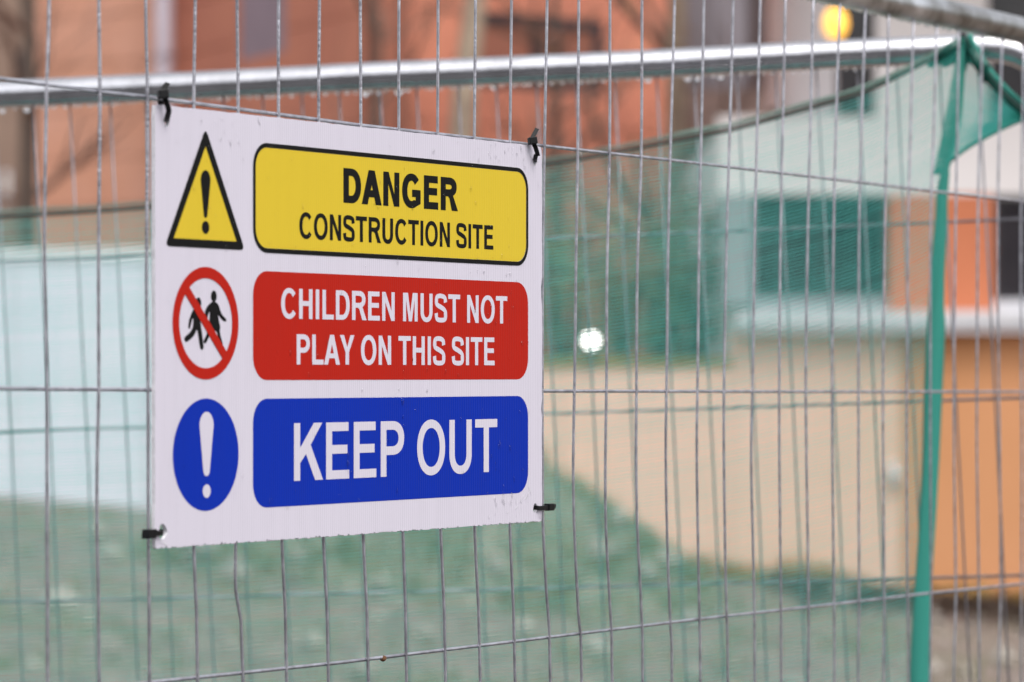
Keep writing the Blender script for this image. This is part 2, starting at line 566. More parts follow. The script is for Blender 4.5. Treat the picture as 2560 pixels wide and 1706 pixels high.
class Facade:
    """facade on a plan line from P to Q; local a metres along, z up"""
    def __init__(self, P, Q):
        self.P = Vector((P[0], P[1], 0))
        self.d = (Vector((Q[0], Q[1], 0)) - self.P)
        self.len = self.d.length
        self.d.normalize()
        self.n = Vector((-self.d.y, self.d.x, 0))      # away from viewer when P is left of Q

    def pt(self, a, out=0.0):
        p = self.P + self.d * a - self.n * out
        return (p.x, p.y)

    def hit(self, x, y):
        """bearing -> (a, z) on the facade"""
        k = (x - MID) / PX
        # P + d a : X = k Y
        a = (k * self.P.y - self.P.x) / (self.d.x - k * self.d.y)
        Y = self.P.y + self.d.y * a
        return a, CAM_Z + (HORIZON - y) / PX * Y

    def part(self, name, m, parent, a0, a1, z0, z1, out=0.0, th=0.15):
        mb = MB()
        wall_box(mb, self.pt(a0, out), self.pt(a1, out), z0, z1, th)
        return mb.build(name, m, parent)

    def window(self, parent, a0, a1, z0, z1, frame, glass, out=0.01, fw=0.07, mull=1):
        w = empty('window')
        w.parent = parent
        mb = MB()
        for (q0, q1, y0, y1) in ((a0, a1, z0, z0 + fw), (a0, a1, z1 - fw, z1), (a0, a0 + fw, z0 + fw, z1 - fw), (a1 - fw, a1, z0 + fw, z1 - fw)):
            wall_box(mb, self.pt(q0, out), self.pt(q1, out), y0, y1, 0.12)
        for i in range(1, mull + 1):
            am = a0 + (a1 - a0) * i / (mull + 1)
            wall_box(mb, self.pt(am - fw / 2, out), self.pt(am + fw / 2, out), z0 + fw, z1 - fw, 0.12)
        w2 = mb.build('window_frame', frame, parent)
        bpy.data.objects.remove(w)
        for i in range(mull + 1):
            b0 = a0 + (a1 - a0) * i / (mull + 1)
            b1 = a0 + (a1 - a0) * (i + 1) / (mull + 1)
            self.part('pane', glass, w2, b0 + fw * 0.5, b1 - fw * 0.5, z0 + fw, z1 - fw, out=out - 0.05, th=0.02)
        return w2


# --- pale site hoarding on the left
hoard = empty('site_hoarding', loc=at(180, 1180, 32.0))
tag(hoard, 'pale painted board hoarding with white capping behind the netting', 'hoarding')
HF = Facade((at(-2600, 0, 33.08).x, 33.08), (at(1000, 0, 31.6).x, 31.6))


def local(o, root):
    o.parent = root
    o.matrix_parent_inverse = root.matrix_world.inverted()


bpy.context.view_layer.update()
a, zt = HF.hit(180, 572)
a, zb = HF.hit(180, 1182)
x = 0.0
i = 0
while x < HF.len:
    e = min(x + 1.22, HF.len)
    mb = MB()
    wall_box(mb, HF.pt(x + 0.006, 0.004 * (i % 2)), HF.pt(e - 0.006, 0.004 * (i % 2)), zb - 0.25, zt - 0.09, 0.02)
    local(mb.build('panel', M['hoarding'], hoard), hoard)
    mb = MB()
    wall_box(mb, HF.pt(x - 0.04, -0.03), HF.pt(x + 0.05, -0.03), zb - 0.3, zt - 0.1, 0.09)
    local(mb.build('post', M['bark_pale'], hoard), hoard)
    x += 1.22
    i += 1
mb = MB()
wall_box(mb, HF.pt(0, 0.03), HF.pt(HF.len, 0.03), zt - 0.09, zt, 0.12)
local(mb.build('capping', M['hoarding_top'], hoard), hoard)

# --- terracotta building
terr = empty('terracotta_building')
tag(terr, 'orange terracotta clad building with a grey downpipe and mauve panel', 'building')
TOP = 11.0
P0, P1, P2, P3 = at(85, 0, 46.5), at(397, 0, 45), at(880, 0, 38.7), at(1548, 0, 41.5)
FA, FB, FC = Facade(P0, P1), Facade(P1, P2), Facade(P2, P3)


def courses(F, m, parent, z0, z1, skip=()):
    """terracotta cladding in tall courses with open joints over a dark backing"""
    F.part('backing_wall', M['terracotta_joint'], parent, 0, F.len, -1, z1, out=-0.05, th=0.3)
    z = z0
    h = 0.62
    while z < z1:
        n = max(1, round(F.len / 1.35))
        for k in range(n):
            a0, a1 = F.len * k / n, F.len * (k + 1) / n
            if any(a1 > s[0] and a0 < s[1] and z + h > s[2] and z < s[3] for s in skip):
                # trim round an opening
                for s in skip:
                    if a0 < s[0] < a1: F.part('cladding_panel', m, parent, a0 + .008, s[0], z + .008, min(z + h, z1) - .008, th=0.04)
                    if a0 < s[1] < a1: F.part('cladding_panel', m, parent, s[1], a1 - .008, z + .008, min(z + h, z1) - .008, th=0.04)
                    if z < s[2] < z + h and a1 > s[0] and a0 < s[1]: F.part('cladding_panel', m, parent, max(a0 + .008, s[0]), min(a1 - .008, s[1]), z + .008, s[2], th=0.04)
                    if z < s[3] < z + h and a1 > s[0] and a0 < s[1]: F.part('cladding_panel', m, parent, max(a0 + .008, s[0]), min(a1 - .008, s[1]), s[3], z + h - .008, th=0.04)
                continue
            F.part('cladding_panel', m, parent, a0 + .008, a1 - .008, z + .008, min(z + h, z1) - .008, th=0.04)
        z += h


courses(FA, M['terracotta_pale'], terr, 1.2, 7.6)
m0a, m0z = FB.hit(548, 142)
m1a, m1z = FB.hit(655, 118)
mauve = (m0a, m1a, (m0z + m1z) / 2, 9.0)
courses(FB, M['terracotta'], terr, 1.2, 7.6, skip=[mauve])
FB.part('mauve_panel', M['purple_panel'], terr, mauve[0], mauve[1], mauve[2], 7.6, out=-0.02, th=0.03)
w0a, wtop = FC.hit(1075, 22)
w1a, _ = FC.hit(1388, 30)
_, wbot = FC.hit(1200, 205)
win = (w0a, w1a, wbot, wtop)
courses(FC, M['terracotta'], terr, 1.2, 7.6, skip=[win])
FC.window(terr, *win, M['dark_frame'], M['glass_grey'], out=-0.02, fw=0.12, mull=1)
for F in (FA, FB, FC):
    F.part('parapet', M['grey_trim'], terr, 0, F.len, 7.6, 7.9, out=0.05, th=0.4)
mb = MB()
q = at(376, 0, 44.6)
mb.tube([(q.x, q.y, -0.3), (q.x, q.y, 7.7)], 0.115, 14)
dp = mb.build('downpipe', M['grey_trim'], terr, smooth=True)
for z in (1.5, 3.5, 5.5):
    mb = MB()
    mb.tube([(q.x, q.y, z), (q.x, q.y, z + 0.08)], 0.13, 14)
    mb.build('pipe_collar', M['grey_trim'], dp, smooth=False)

# --- dull brown house at the far left edge
house = empty('brown_house')
tag(house, 'dull brown house beyond the pale terracotta wall end', 'house')
BF = Facade(at(-900, 0, 60), at(140, 0, 58))
BF.part('wall', M['house_brown'], house, 0, BF.len, -1, 9.5, th=9.0)
for (x0, x1, y0, y1) in ((-260, -170, 60, 250), (8, 22, 395, 470), (40, 75, 120, 195)):
    a0, z1 = BF.hit(x0, y0)
    a1, z0 = BF.hit(x1, y1)
    f = BF.part('window', M['white_trim'] if x0 != 40 else M['dark_frame'], house, a0, a1, z0, z1, out=0.04, th=0.1)
    BF.part('pane', M['leaf_ochre'] if x0 == 8 else M['glass_dark'], f, a0 + .06, a1 - .06, z0 + .06, z1 - .06, out=0.05, th=0.02)
mb = MB()
wall_box(mb, BF.pt(-0.2, 0.3), BF.pt(BF.len + .2, 0.3), 9.5, 9.75, 9.6)
mb.build('eaves', M['dark_frame'], house)

# --- grey and brown clad building, right of the terracotta one
dark = empty('grey_clad_building')
tag(dark, 'grey and brown clad building beside the terracotta one', 'building')
DF = Facade(at(1552, 0, 43.5), at(2060, 0, 43.0))
DF.part('backing_wall', M['dark_frame'], dark, 0, DF.len, -1, 9, out=-0.06, th=0.3)
for (x0, x1, y0, y1, mm) in ((1552, 1642, -700, 205, 'grey_cladding'), (1642, 1718, -700, 205, 'pale_cladding'),
                            (1718, 1862, -700, 205, 'brown_cladding'), (1862, 1945, -700, 205, 'grey_cladding'),
                            (1945, 2060, -700, 205, 'brown_cladding'),
                            (1552, 1700, 205, 262, 'rose_cladding'), (1700, 1850, 205, 262, 'rose_cladding'), (1850, 2060, 205, 262, 'rose_cladding'),
                            (1552, 1640, 262, 900, 'rose_cladding'), (1640, 2060, 262, 900, 'beige_cladding')):
    a0, z1 = DF.hit(x0, y0)
    a1, z0 = DF.hit(x1, y1)
    DF.part('cladding_panel', M[mm], dark, a0 + .01, a1 - .01, z0 + .01, z1 - .01, th=0.05)

# --- white and orange building on the right with its projecting ledge
white = empty('white_and_orange_building')
tag(white, 'white rendered building with orange ground floor and projecting white ledge', 'building')
WY = 30.0
WF = Facade((at(1200, 0, WY).x, WY), (at(3300, 0, WY).x, WY))


def wpart(name, m, x0, x1, y0, y1, out=0.0, th=0.25, parent=white):
    a0, z1 = WF.hit(x0, y0)
    a1, z0 = WF.hit(x1, y1)
    return WF.part(name, M[m], parent, a0, a1, z0, z1, out=out, th=th)


def wwin(x0, x1, y0, y1, mull=1, frame='dark_frame', glass='glass_dark', out=-0.08, fw=0.06):
    a0, z1 = WF.hit(x0, y0)
    a1, z0 = WF.hit(x1, y1)
    return WF.window(white, a0, a1, z0, z1, M[frame], M[glass], out=out, fw=fw, mull=mull)


wpart('fascia', 'white_render', 1652, 3300, 268, 447)
wpart('upper_pier', 'white_render', 2012, 2270, -420, 268, th=0.35)
wpart('upper_pier', 'white_render', 2700, 3300, -420, 268, th=0.35)
wwin(1925, 2012, -420, 268, mull=0)
wwin(2270, 2700, -420, 268, mull=2)
wpart('jamb', 'grey_jamb', 1662, 1732, 447, 700)
wwin(1732, 2042, 447, 682, mull=1)
wpart('apron_panel', 'grey_jamb', 1732, 2042, 682, 722, out=-0.04)
wpart('orange_pier', 'orange_render', 2042, 2284, 447, 722)
wwin(2284, 2620, 452, 690, mull=1)
wpart('apron_panel', 'white_trim', 2284, 2620, 690, 722, out=-0.04)
wpart('orange_pier', 'orange_render', 2620, 3300, 447, 722)
wpart('ledge', 'white_trim', 1690, 3300, 722, 764, out=0.26, th=0.5)
wpart('ledge_lip', 'white_trim', 1690, 3300, 716, 744, out=0.30, th=0.04)
# inner side wall so the building has depth
mb = MB()
a0, _ = WF.hit(1662, 0)
p = WF.pt(a0)
a1, zf = WF.hit(1925, 268)
wall_box(mb, (p[0] + 0.3, WY + 0.26), (p[0] + 0.3, WY + 9), -0.6, zf - 0.01, 0.25)
q2 = WF.pt(a1)
wall_box(mb, (q2[0] + 0.3, WY + 0.36), (q2[0] + 0.3, WY + 9), zf, 6.14, 0.25)
mb.box((p[0] + 0.31, WY + 0.26, zf - 0.2), (p[0] + 12, WY + 8.9, zf - 0.02))
mb.build('side_wall', M['white_render'], white)
mb = MB()
mb.box((q2[0] - 0.6, WY - 2.0, 6.15), (q2[0] + 12, WY + 9, 6.4))
mb.build('roof_slab', M['white_render'], white)

# --- low ochre retaining wall under it
ret = empty('retaining_wall')
tag(ret, 'low ochre rendered retaining wall under the white ledge', 'wall')
bays = [(900, 1290), (1290, 1680), (1680, 2070), (2070, 2460), (2460, 2850), (2850, 3300)]
for i, (x0, x1) in enumerate(bays):
    a0, zt = WF.hit(x0, 764 if x0 > 1600 else 842)
    a1, _ = WF.hit(x1, 0)
    WF.part('wall_bay', M['cream_render'] if x0 < 2000 else M['ochre_render'], ret, a0 + .004, a1 - .004, -1.0, zt, out=0.02, th=0.3)
a0, zt = WF.hit(900, 842)
a1, _ = WF.hit(1680, 0)
WF.part('wall_cap', M['moss'], ret, a0, a1, zt, zt + 0.07, out=0.05, th=0.4)
a0, z1 = WF.hit(2050, 1062)
mb = MB()
pp = WF.pt(a0, 0.05)
mb.tube([(pp[0], pp[1], z1 + .0), (pp[0] + .02, pp[1] - .03, z1 - 0.2)], [0.03, 0.04], 10)
mb.build('white_stub', M['white_trim'], ret, smooth=True)  # short white tube standing in for a small pale upright streak
# mossy growth at the foot of the wall
mb = MB()
rng = random.Random(12)
for i in range(1500):
    x = rng.uniform(at(1500, 0, WY).x, at(2700, 0, WY).x)
    y = WY - 0.06 - abs(rng.gauss(0, 0.25))
    g = ground_z(x, y)
    h = rng.uniform(0.06, 0.3) * (0.5 + 0.8 * (noise.noise(Vector((x * 1.4, 0, 0))) + 0.4))
    if h < 0.02:
        continue
    an = rng.uniform(0, 6.28)
    d = Vector((math.cos(an), math.sin(an), 0)) * 0.5
    w = Vector((-d.y, d.x, 0)) * 0.05
    q = Vector((x, y, g - 0.02))
    mb.add([q - w, q + w, q + d * h + Vector((0, 0, h))], [(0, 1, 2)])
tag(mb.build('wall_foot_weeds', M['leaf_ochre']), 'yellowish weeds along the foot of the ochre wall', 'weeds', kind='stuff')

# dark wet leaf litter drifted along the same wall
mb = MB()
for i in range(3800):
    x = rng.uniform(at(1750, 0, WY).x, at(2750, 0, WY).x)
    y = WY - 0.2 - abs(rng.gauss(0, 1.1))
    q = Vector((x, y, ground_z(x, y) + rng.uniform(0.0, 0.09)))
    u = Vector((rng.uniform(-1, 1), rng.uniform(-1, 1), rng.uniform(-.4, .4))).normalized() * 0.07
    v = u.cross(Vector((rng.uniform(-.4, .4), rng.uniform(-.4, .4), 1))).normalized() * 0.05
    mb.add([q - u, q + v, q + u, q - v], [(0, 1, 2, 3)])
tag(mb.build('leaf_litter', M['litter']), 'dark wet leaf litter drifted against the ochre wall', 'leaf litter', kind='stuff')

# raised planting bed behind the retaining wall
bx0, bx1 = at(900, 0, WY).x, at(1655, 0, WY).x
a_, zcap = WF.hit(1300, 842)
mb = MB()
mb.box((bx0, WY + 0.3, -0.5), (bx1, WY + 3.0, zcap - 0.05))
tag(mb.build('planting_bed', M['ground']), 'raised soil bed behind the ochre wall', 'planting bed', kind='structure')

# --- unseen terrace added behind the viewer to give the metal dark reflections
ter = empty('added_dark_terrace', loc=(0, -14, 0))
tag(ter, 'unseen dark grey terrace added behind the viewer for the metal to mirror', 'building')
mb = MB(); mb.box((-34, -8, -0.3), (34, 0, 6.2)); mb.build('wall', M['grey_cladding'], ter)
mb = MB()
mb.add([(-34.4, .4, 6.2), (34.4, .4, 6.2), (34.4, -8.4, 6.2), (-34.4, -8.4, 6.2), (-34.4, -4, 8.6), (34.4, -4, 8.6)],
       [(0, 1, 5, 4), (2, 3, 4, 5), (1, 2, 5), (3, 0, 4), (3, 2, 1, 0)])
mb.build('roof', M['dark_frame'], ter)
wm = None
for i in range(12):
    for z in (1.0, 3.9):
        mb = MB(); mb.box((-0.5, 0.0, 0.0), (0.5, 0.04, 1.4))
        f = mb.build('window', M['white_trim'], ter); f.location = (-30 + i * 5.4, 0.0, z)
        mb = MB(); mb.box((-0.43, 0.041, 0.07), (0.43, 0.05, 1.33))
        mb.build('pane', M['glass_dark'], f)

# ------------------------------------------------------------------ trees and shrubs
def branch(mb, p, d, L, r, depth, rng, tips):
    n = 4
    pts, rs = [p.copy()], [r]
    q = p.copy()
    dd = d.copy()
    for i in range(n):
        dd = (dd + Vector((rng.uniform(-1, 1), rng.uniform(-1, 1), rng.uniform(-0.5, 0.9))) * 0.16).normalized()
        q = q + dd * L / n
        pts.append(q.copy())
        rs.append(r * (1 - 0.62 * (i + 1) / n))
    mb.tube(pts, rs, 6 if depth < 2 else 4, cap=False)
    tips.append(q)
    if depth >= 3:
        return
    for k in range(4 if depth < 2 else 3):
        i = rng.randint(1, n)
        side = Vector((rng.uniform(-1, 1), rng.uniform(-1, 1), rng.uniform(-0.1, 0.8))).normalized()
        branch(mb, pts[i], (dd + side * 0.9).normalized(), L * rng.uniform(0.5, 0.72), rs[i] * 0.62, depth + 1, rng, tips)


def bare_tree(name, label, base, top, r, seed, bark, leaf=None, crown_from=0.3):
    root = empty(name, loc=base)
    tag(root, label, 'tree', 'bare winter trees on the site')
    rng = random.Random(seed)
    base, top = Vector(base), Vector(top)
    H = top - base
    pts, rs = [], []
    for i in range(9):
        t = i / 8
        w = Vector((noise.noise(Vector((seed, t * 3, 0))), noise.noise(Vector((seed, t * 3, 9))), 0)) * 0.18 * t
        pts.append(H * t + w - (Vector((0, 0, 0.15)) if i == 0 else Vector()))
        rs.append(r * (1 - 0.6 * t))
    mb = MB()
    mb.tube(pts, rs, 10)
    mb.build('trunk', bark, root, smooth=True)
    mb = MB()
    tips = []
    for k in range(13):
        i = rng.randint(int(crown_from * 8) + 0, 8)
        an = rng.uniform(0, 6.28)
        d = Vector((math.cos(an), math.sin(an), rng.uniform(0.15, 0.9))).normalized()
        branch(mb, pts[i], d, H.length * rng.uniform(0.16, 0.3), rs[i] * 0.5, 1, rng, tips)
    mb.build('crown', M['twig'], root)
    if leaf:
        ml = MB()
        for p in tips:
            for k in range(2):
                c = p + Vector((rng.gauss(0, .12), rng.gauss(0, .12), rng.gauss(0, .1)))
                u = Vector((rng.uniform(-1, 1), rng.uniform(-1, 1), rng.uniform(-1, 1))).normalized() * 0.035
                v = u.cross(Vector((rng.uniform(-1, 1), rng.uniform(-1, 1), 1))).normalized() * 0.025
                ml.add([c - u, c + v, c + u, c - v], [(0, 1, 2, 3)])
        ml.build('withered_leaves', leaf, root)
    return root


def gp(x, d, dz=0.0):
    X = (x - MID) / PX * d
    return Vector((X, d, ground_z(X, d) + dz))


bare_tree('bare_tree', 'pale leaning bare trunk before the dark window of terracotta building', gp(1000, 36.5), at(1115, -420, 36.0), 0.20, 3, M['bark_pale'], crown_from=0.35)
bare_tree('bare_tree', 'bare brown tree with a few ochre leaves by grey clad building', gp(1530, 38), at(1570, -500, 38.0), 0.18, 8, M['bark_pale'], M['leaf_ochre'], crown_from=0.3)
bare_tree('bare_tree', 'dark bare tree before the brown house', gp(60, 44), at(70, -500, 44), 0.15, 15, M['bark_dark'], crown_from=0.3)
bare_tree('bare_tree', 'thin twiggy tree before the orange terracotta corner', gp(880, 37.0), at(860, -60, 37.0), 0.09, 21, M['bark_dark'], crown_from=0.25)
bare_tree('bare_tree', 'thin twiggy tree left of the ochre leaved one', gp(1290, 37.4), at(1270, -40, 37.4), 0.09, 27, M['bark_dark'], crown_from=0.25)


def shrub(label, base, h, w, seed, leaf, n=560, ls=0.05):
    root = empty('evergreen_shrub', loc=base)
    tag(root, label, 'shrub', 'shrubs in the raised bed')
    rng = random.Random(seed)
    ms, ml = MB(), MB()
    cl = []
    for k in range(7):
        an = rng.uniform(0, 6.28)
        e = Vector((math.cos(an) * w * rng.uniform(.15, .45), math.sin(an) * w * rng.uniform(.15, .45), h * rng.uniform(0.6, 1.0)))
        mid = e * 0.5 + Vector((rng.uniform(-.05, .05), rng.uniform(-.05, .05), h * 0.08))
        ms.tube([(0, 0, -0.1), mid, e], [0.022, 0.015, 0.006], 6)
        for t in (0.25, 0.45, 0.65, 0.85, 1.0):
            cl.append(e * t + Vector((rng.gauss(0, w * .14), rng.gauss(0, w * .14), rng.gauss(0, .05))))
    ms.build('stems', M['bark_dark'], root)
    for k in range(n):
        c = cl[rng.randrange(len(cl))] + Vector((rng.gauss(0, w * .09), rng.gauss(0, w * .09), rng.gauss(0, h * .06)))
        if c.z < 0: c.z = 0.03
        u = Vector((rng.uniform(-1, 1), rng.uniform(-1, 1), rng.uniform(-.6, 1))).normalized() * ls
        v = u.cross(Vector((rng.uniform(-1, 1), rng.uniform(-1, 1), rng.uniform(-1, 1)))).normalized() * ls * 0.45
        ml.add([c - u, c + v, c + u, c - v], [(0, 1, 2, 3)])
    ml.build('foliage', leaf, root)
    return root


bz = zcap - 0.05
for i, (x, d, h, w, lf, lab) in enumerate((
        (1180, 31.2, 1.75, 1.0, 'leaf_green', 'dark evergreen shrub in raised bed, tallest of the row'),
        (1300, 30.9, 1.45, 0.9, 'leaf_green', 'dark evergreen shrub in raised bed next to the tallest one'),
        (1425, 31.1, 1.25, 0.75, 'leaf_grey', 'pale grey green shrub in raised bed between dark ones'),
        (1515, 31.0, 1.35, 0.8, 'leaf_green', 'dark evergreen shrub in raised bed beside white window jamb'),
        (1610, 31.4, 1.55, 0.7, 'leaf_grey', 'grey green shrub in raised bed against the white building'))):
    shrub(lab, Vector(((x - MID) / PX * d, d, bz)), h, w, 40 + i, M[lf])

# ------------------------------------------------------------------ lamps in the background
lp = empty('globe_lamp')
pos = at(1920, 54, 28.2)
lp.location = (pos.x, pos.y, pos.z)
tag(lp, 'glowing amber globe lamp hanging before the dark upper window', 'lamp')
mb = MB()
for j in range(13):
    t = math.pi * j / 12
    for k in range(20):
        an = 2 * math.pi * k / 20
        mb.v.append((0.09 * math.sin(t) * math.cos(an), 0.09 * math.sin(t) * math.sin(an), 0.125 * math.cos(t)))
for j in range(12):
    for k in range(20):
        a, b = j * 20 + k, j * 20 + (k + 1) % 20
        mb.f.append((a, a + 20, b + 20, b))
mb.build('globe', M['lamp_yellow'], lp, smooth=True)
mb = MB()
mb.tube([(0, 0, 0.115), (0, 0, 0.19)], 0.045, 12)
mb.build('cap', M['lamp_metal'], lp)
mb = MB()
mb.tube([(0, 0, 0.19), (0, 0, 1.2), (0, 0.02, 1.6), (0, 0.0, 1.95)], 0.012, 8)
mb.build('arm', M['lamp_metal'], lp, smooth=True)

wl = empty('garden_light')
pos = at(1358, 783, 29.9)
wl.location = (pos.x, pos.y, zcap + 0.06)
tag(wl, 'small round white lit lamp on the cap of ochre wall', 'lamp')
mb = MB()
hz = pos.z - (zcap + 0.06)
for j in range(9):
    t = math.pi * j / 8
    for k in range(14):
        an = 2 * math.pi * k / 14
        mb.v.append((0.055 * math.sin(t) * math.cos(an), 0.055 * math.sin(t) * math.sin(an), hz + 0.055 * math.cos(t)))
for j in range(8):
    for k in range(14):
        a, b = j * 14 + k, j * 14 + (k + 1) % 14
        mb.f.append((a, a + 14, b + 14, b))
mb.build('globe', M['lamp_white'], wl, smooth=True)
mb = MB()
mb.tube([(0, 0, 0), (0, 0, hz - 0.04)], 0.015, 8)
mb.tube([(0, 0, -.005), (0, 0, 0.02)], 0.05, 10)
mb.build('stem', M['lamp_metal'], wl)

# ------------------------------------------------------------------ FENCES
PHI = math.radians(30.75)
FRONT = Frame((0, 3.703, 0), (math.sin(PHI), math.cos(PHI), 0), (0, 0, 1))     # sign face is y = 0 of this frame
V_OFF, H_OFF = 0.0058, 0.0088
FTOP, FBOT = 1.980, 0.10

SURVEY = [
    [(0, 112), (195, 107), (515, 102.8), (670, 105), (892, 109), (1233, 107.5), (1568, 108)],
    [(0, 226.7), (211, 228.5), (515, 226), (670, 225.6), (892, 227), (1057, 224), (1233, 224), (1568, 228.5)],
    [(0, 336), (225, 340), (515, 337.5), (700, 336), (892, 339), (1226, 340), (1568, 344)],
    [(0, 447.5), (242, 445), (900, 444), (1257, 444.7), (1568, 452.5)],
    [(0, 545), (257, 546), (900, 543), (1250, 542.5), (1360, 543), (1568, 559)],
    [(0, 641), (267, 641), (900, 643), (1243, 647), (1568, 659)],
    [(0, 733), (278, 732), (900, 737), (1236, 742.5), (1568, 753.5)],
    [(0, 828), (285, 828), (900, 830), (1229, 835.6), (1568, 846.8)],
    [(0, 917.5), (297, 917.5), (900, 918), (1224, 925), (1568, 934.7)],
    [(0, 1005.5), (308, 1005.5), (900, 1006), (1217, 1012), (1568, 1022.6)],
    [(0, 1093), (318, 1089), (900, 1087), (1212, 1091.5), (1568, 1103.8)],
    [(0, 1176), (327, 1173), (900, 1168), (1205, 1170.6), (1568, 1184.3)],
    [(0, 1256), (335, 1251), (602, 1248), (900, 1247), (1057, 1247), (1199, 1247), (1356, 1254), (1568, 1263.4)],
    [(0, 1330.5), (344, 1326.6), (570, 1323), (845, 1320.7), (1057, 1317.9), (1215, 1320.7), (1408, 1329.5), (1568, 1336.5)],
    [(0, 1402), (350, 1401.7), (634, 1394.5), (845, 1393), (1057, 1390), (1215, 1391.6), (1391, 1401.5), (1568, 1407.5)],
    [(0, 1474), (358, 1473.4), (602, 1465.7), (845, 1463.6), (1057, 1462), (1215, 1464), (1426, 1473.6), (1568, 1475.4)],
    [(0, 1551), (246, 1543), (515, 1535), (845, 1532), (1057, 1530.5), (1303, 1536), (1444, 1541.5), (1568, 1544)],
    [(0, 1617.8), (246, 1613.8), (515, 1607.5), (845, 1602.5), (1057, 1600), (1373, 1606.5), (1568, 1610)],
    [(0, 1684), (316, 1676), (515, 1671), (845, 1665), (1057, 1663.5), (1356, 1667), (1568, 1671.6)],
    [(0, 1748), (246, 1740.8), (515, 1734), (845, 1730), (1057, 1726.8), (1338, 1733), (1568, 1734)],
    [(0, 1805.8), (246, 1800.6), (515, 1794.5), (845, 1790), (1057, 1790), (1373, 1794.6), (1568, 1796)],
    [(0, 1869.5), (246, 1862.4), (515, 1857), (845, 1852.5), (1057, 1853.3), (1373, 1856.8), (1568, 1856.8)],
    [(0, 1930.6), (281, 1921), (515, 1914.8), (845, 1912), (1057, 1913.4), (1373, 1917), (1568, 1917)],
    [(0, 1989.7), (281, 1981), (515, 1975), (845, 1972), (1057, 1972), (1373, 1974.6), (1568, 1972.8)],
    [(0, 2042.4), (281, 2037), (515, 2033.6), (845, 2030), (1057, 2029.4), (1373, 2031), (1568, 2029.4)],
    [(0, 2099.7), (316, 2091.6), (515, 2086), (845, 2084), (1057, 2084), (1338, 2085.6), (1568, 2088)],
    [(0, 2153.5), (316, 2146), (515, 2139), (845, 2137), (1057, 2137), (1373, 2140), (1568, 2138)],
    [(0, 2204), (316, 2198.8), (515, 2196), (845, 2193), (1057, 2192.5), (1373, 2195.3), (1568, 2191)],
    [(0, 2258), (316, 2251.5), (515, 2246), (845, 2245), (1057, 2245.6), (1338, 2249.8), (1568, 2249.8)],
    [(0, 2304), (316, 2297), (515, 2293.7), (845, 2294), (1057, 2296.5), (1373, 2300), (1568, 2295.5)],
    [(0, 2354), (515, 2346), (1057, 2348), (1568, 2346)],
]


def catmull(pts, sub=4):
    out = []
    n = len(pts)
    for i in range(n - 1):
        p0, p1, p2, p3 = pts[max(i - 1, 0)], pts[i], pts[i + 1], pts[min(i + 2, n - 1)]
        for k in range(sub):
            t = k / sub
            out.append(tuple(0.5 * (2 * b + (c - a) * t + (2 * a - 5 * b + 4 * c - d) * t * t + (3 * b - a - 3 * c + d) * t ** 3)
                             for a, b, c, d in zip(p0, p1, p2, p3)))
    out.append(tuple(pts[-1]))
    return out


S_LEFT, S_RIGHT = -1.62, 1.415            # where the rounded corners of the frame begin
front = empty('mesh_fence_panel', FRONT.matrix())
tag(front, 'galvanised temporary mesh fence panel that carries the warning sign', 'fence')
# vertical wires
wires = []
for row in SURVEY:
    pts = []
    for (y, x) in row:
        pts.append(FRONT.hit(x, y, V_OFF))
    pts.sort(key=lambda p: p[1])
    wires.append(pts)
first = wires[0][0][0]
k = 1
while first - k * 0.0725 > S_LEFT - 0.04:
    s = first - k * 0.0725
    wires.insert(0, [(s, 1.0), (s + 0.002, 1.4), (s, 1.9)])
    k += 1
for i, pts in enumerate(wires):
    path = [(pts[0][0], V_OFF, FBOT), (pts[0][0], V_OFF, 0.75)]
    c3 = [(p[0], V_OFF + 0.0006 * math.sin(i * 2.1 + p[1] * 9), p[1]) for p in pts if p[1] < FTOP - 0.03]
    path += c3 + [(pts[-1][0], V_OFF, FTOP)]
    mb = MB()
    mb.tube(catmull(path, 3), 0.0016, 7)
    mb.build('vertical_wire', M['galv_wire'], front, smooth=True)
# horizontal wires
HW = {1.745: [(0, 181), (225, 211), (337, 223), (827, 288), (1251, 336), (1608, 376), (1983, 420), (2139, 439)],
      1.483: [(0, 893), (340, 896), (1250, 899), (2353, 901)],
      1.216: [(351, 1568), (781, 1523), (1608, 1422.6), (1852, 1396), (2139, 1363), (2353, 1342)]}
for h in (1.745, 1.483, 1.216, 0.95, 0.685, 0.42):
    if h in HW:
        pts = [FRONT.hit(x, y, H_OFF) for (x, y) in HW[h]]
        pts = [(S_LEFT - 0.1, pts[0][1])] + pts + [(S_RIGHT + 0.1, pts[-1][1] - 0.001)]
    else:
        pts = [(S_LEFT - 0.1, h + .004), (0, h), (S_RIGHT + 0.1, h - .004)]
    mb = MB()
    mb.tube([(p[0], H_OFF, p[1]) for p in pts], 0.0018, 8)
    mb.build('horizontal_wire', M['galv_wire'], front, smooth=True)
# rusty weld bead on the lowest visible wire
rs_, rh_ = FRONT.hit(880, 1513, H_OFF)
mb = MB()
mb.tube([(rs_ - .0035, H_OFF, rh_), (rs_ - .001, H_OFF - .0005, rh_ - .0004), (rs_ + .002, H_OFF, rh_), (rs_ + .004, H_OFF, rh_)], [0.002, 0.0031, 0.0028, 0.0019], 8)
mb.build('rust_bead', M['rust'], front, smooth=True)


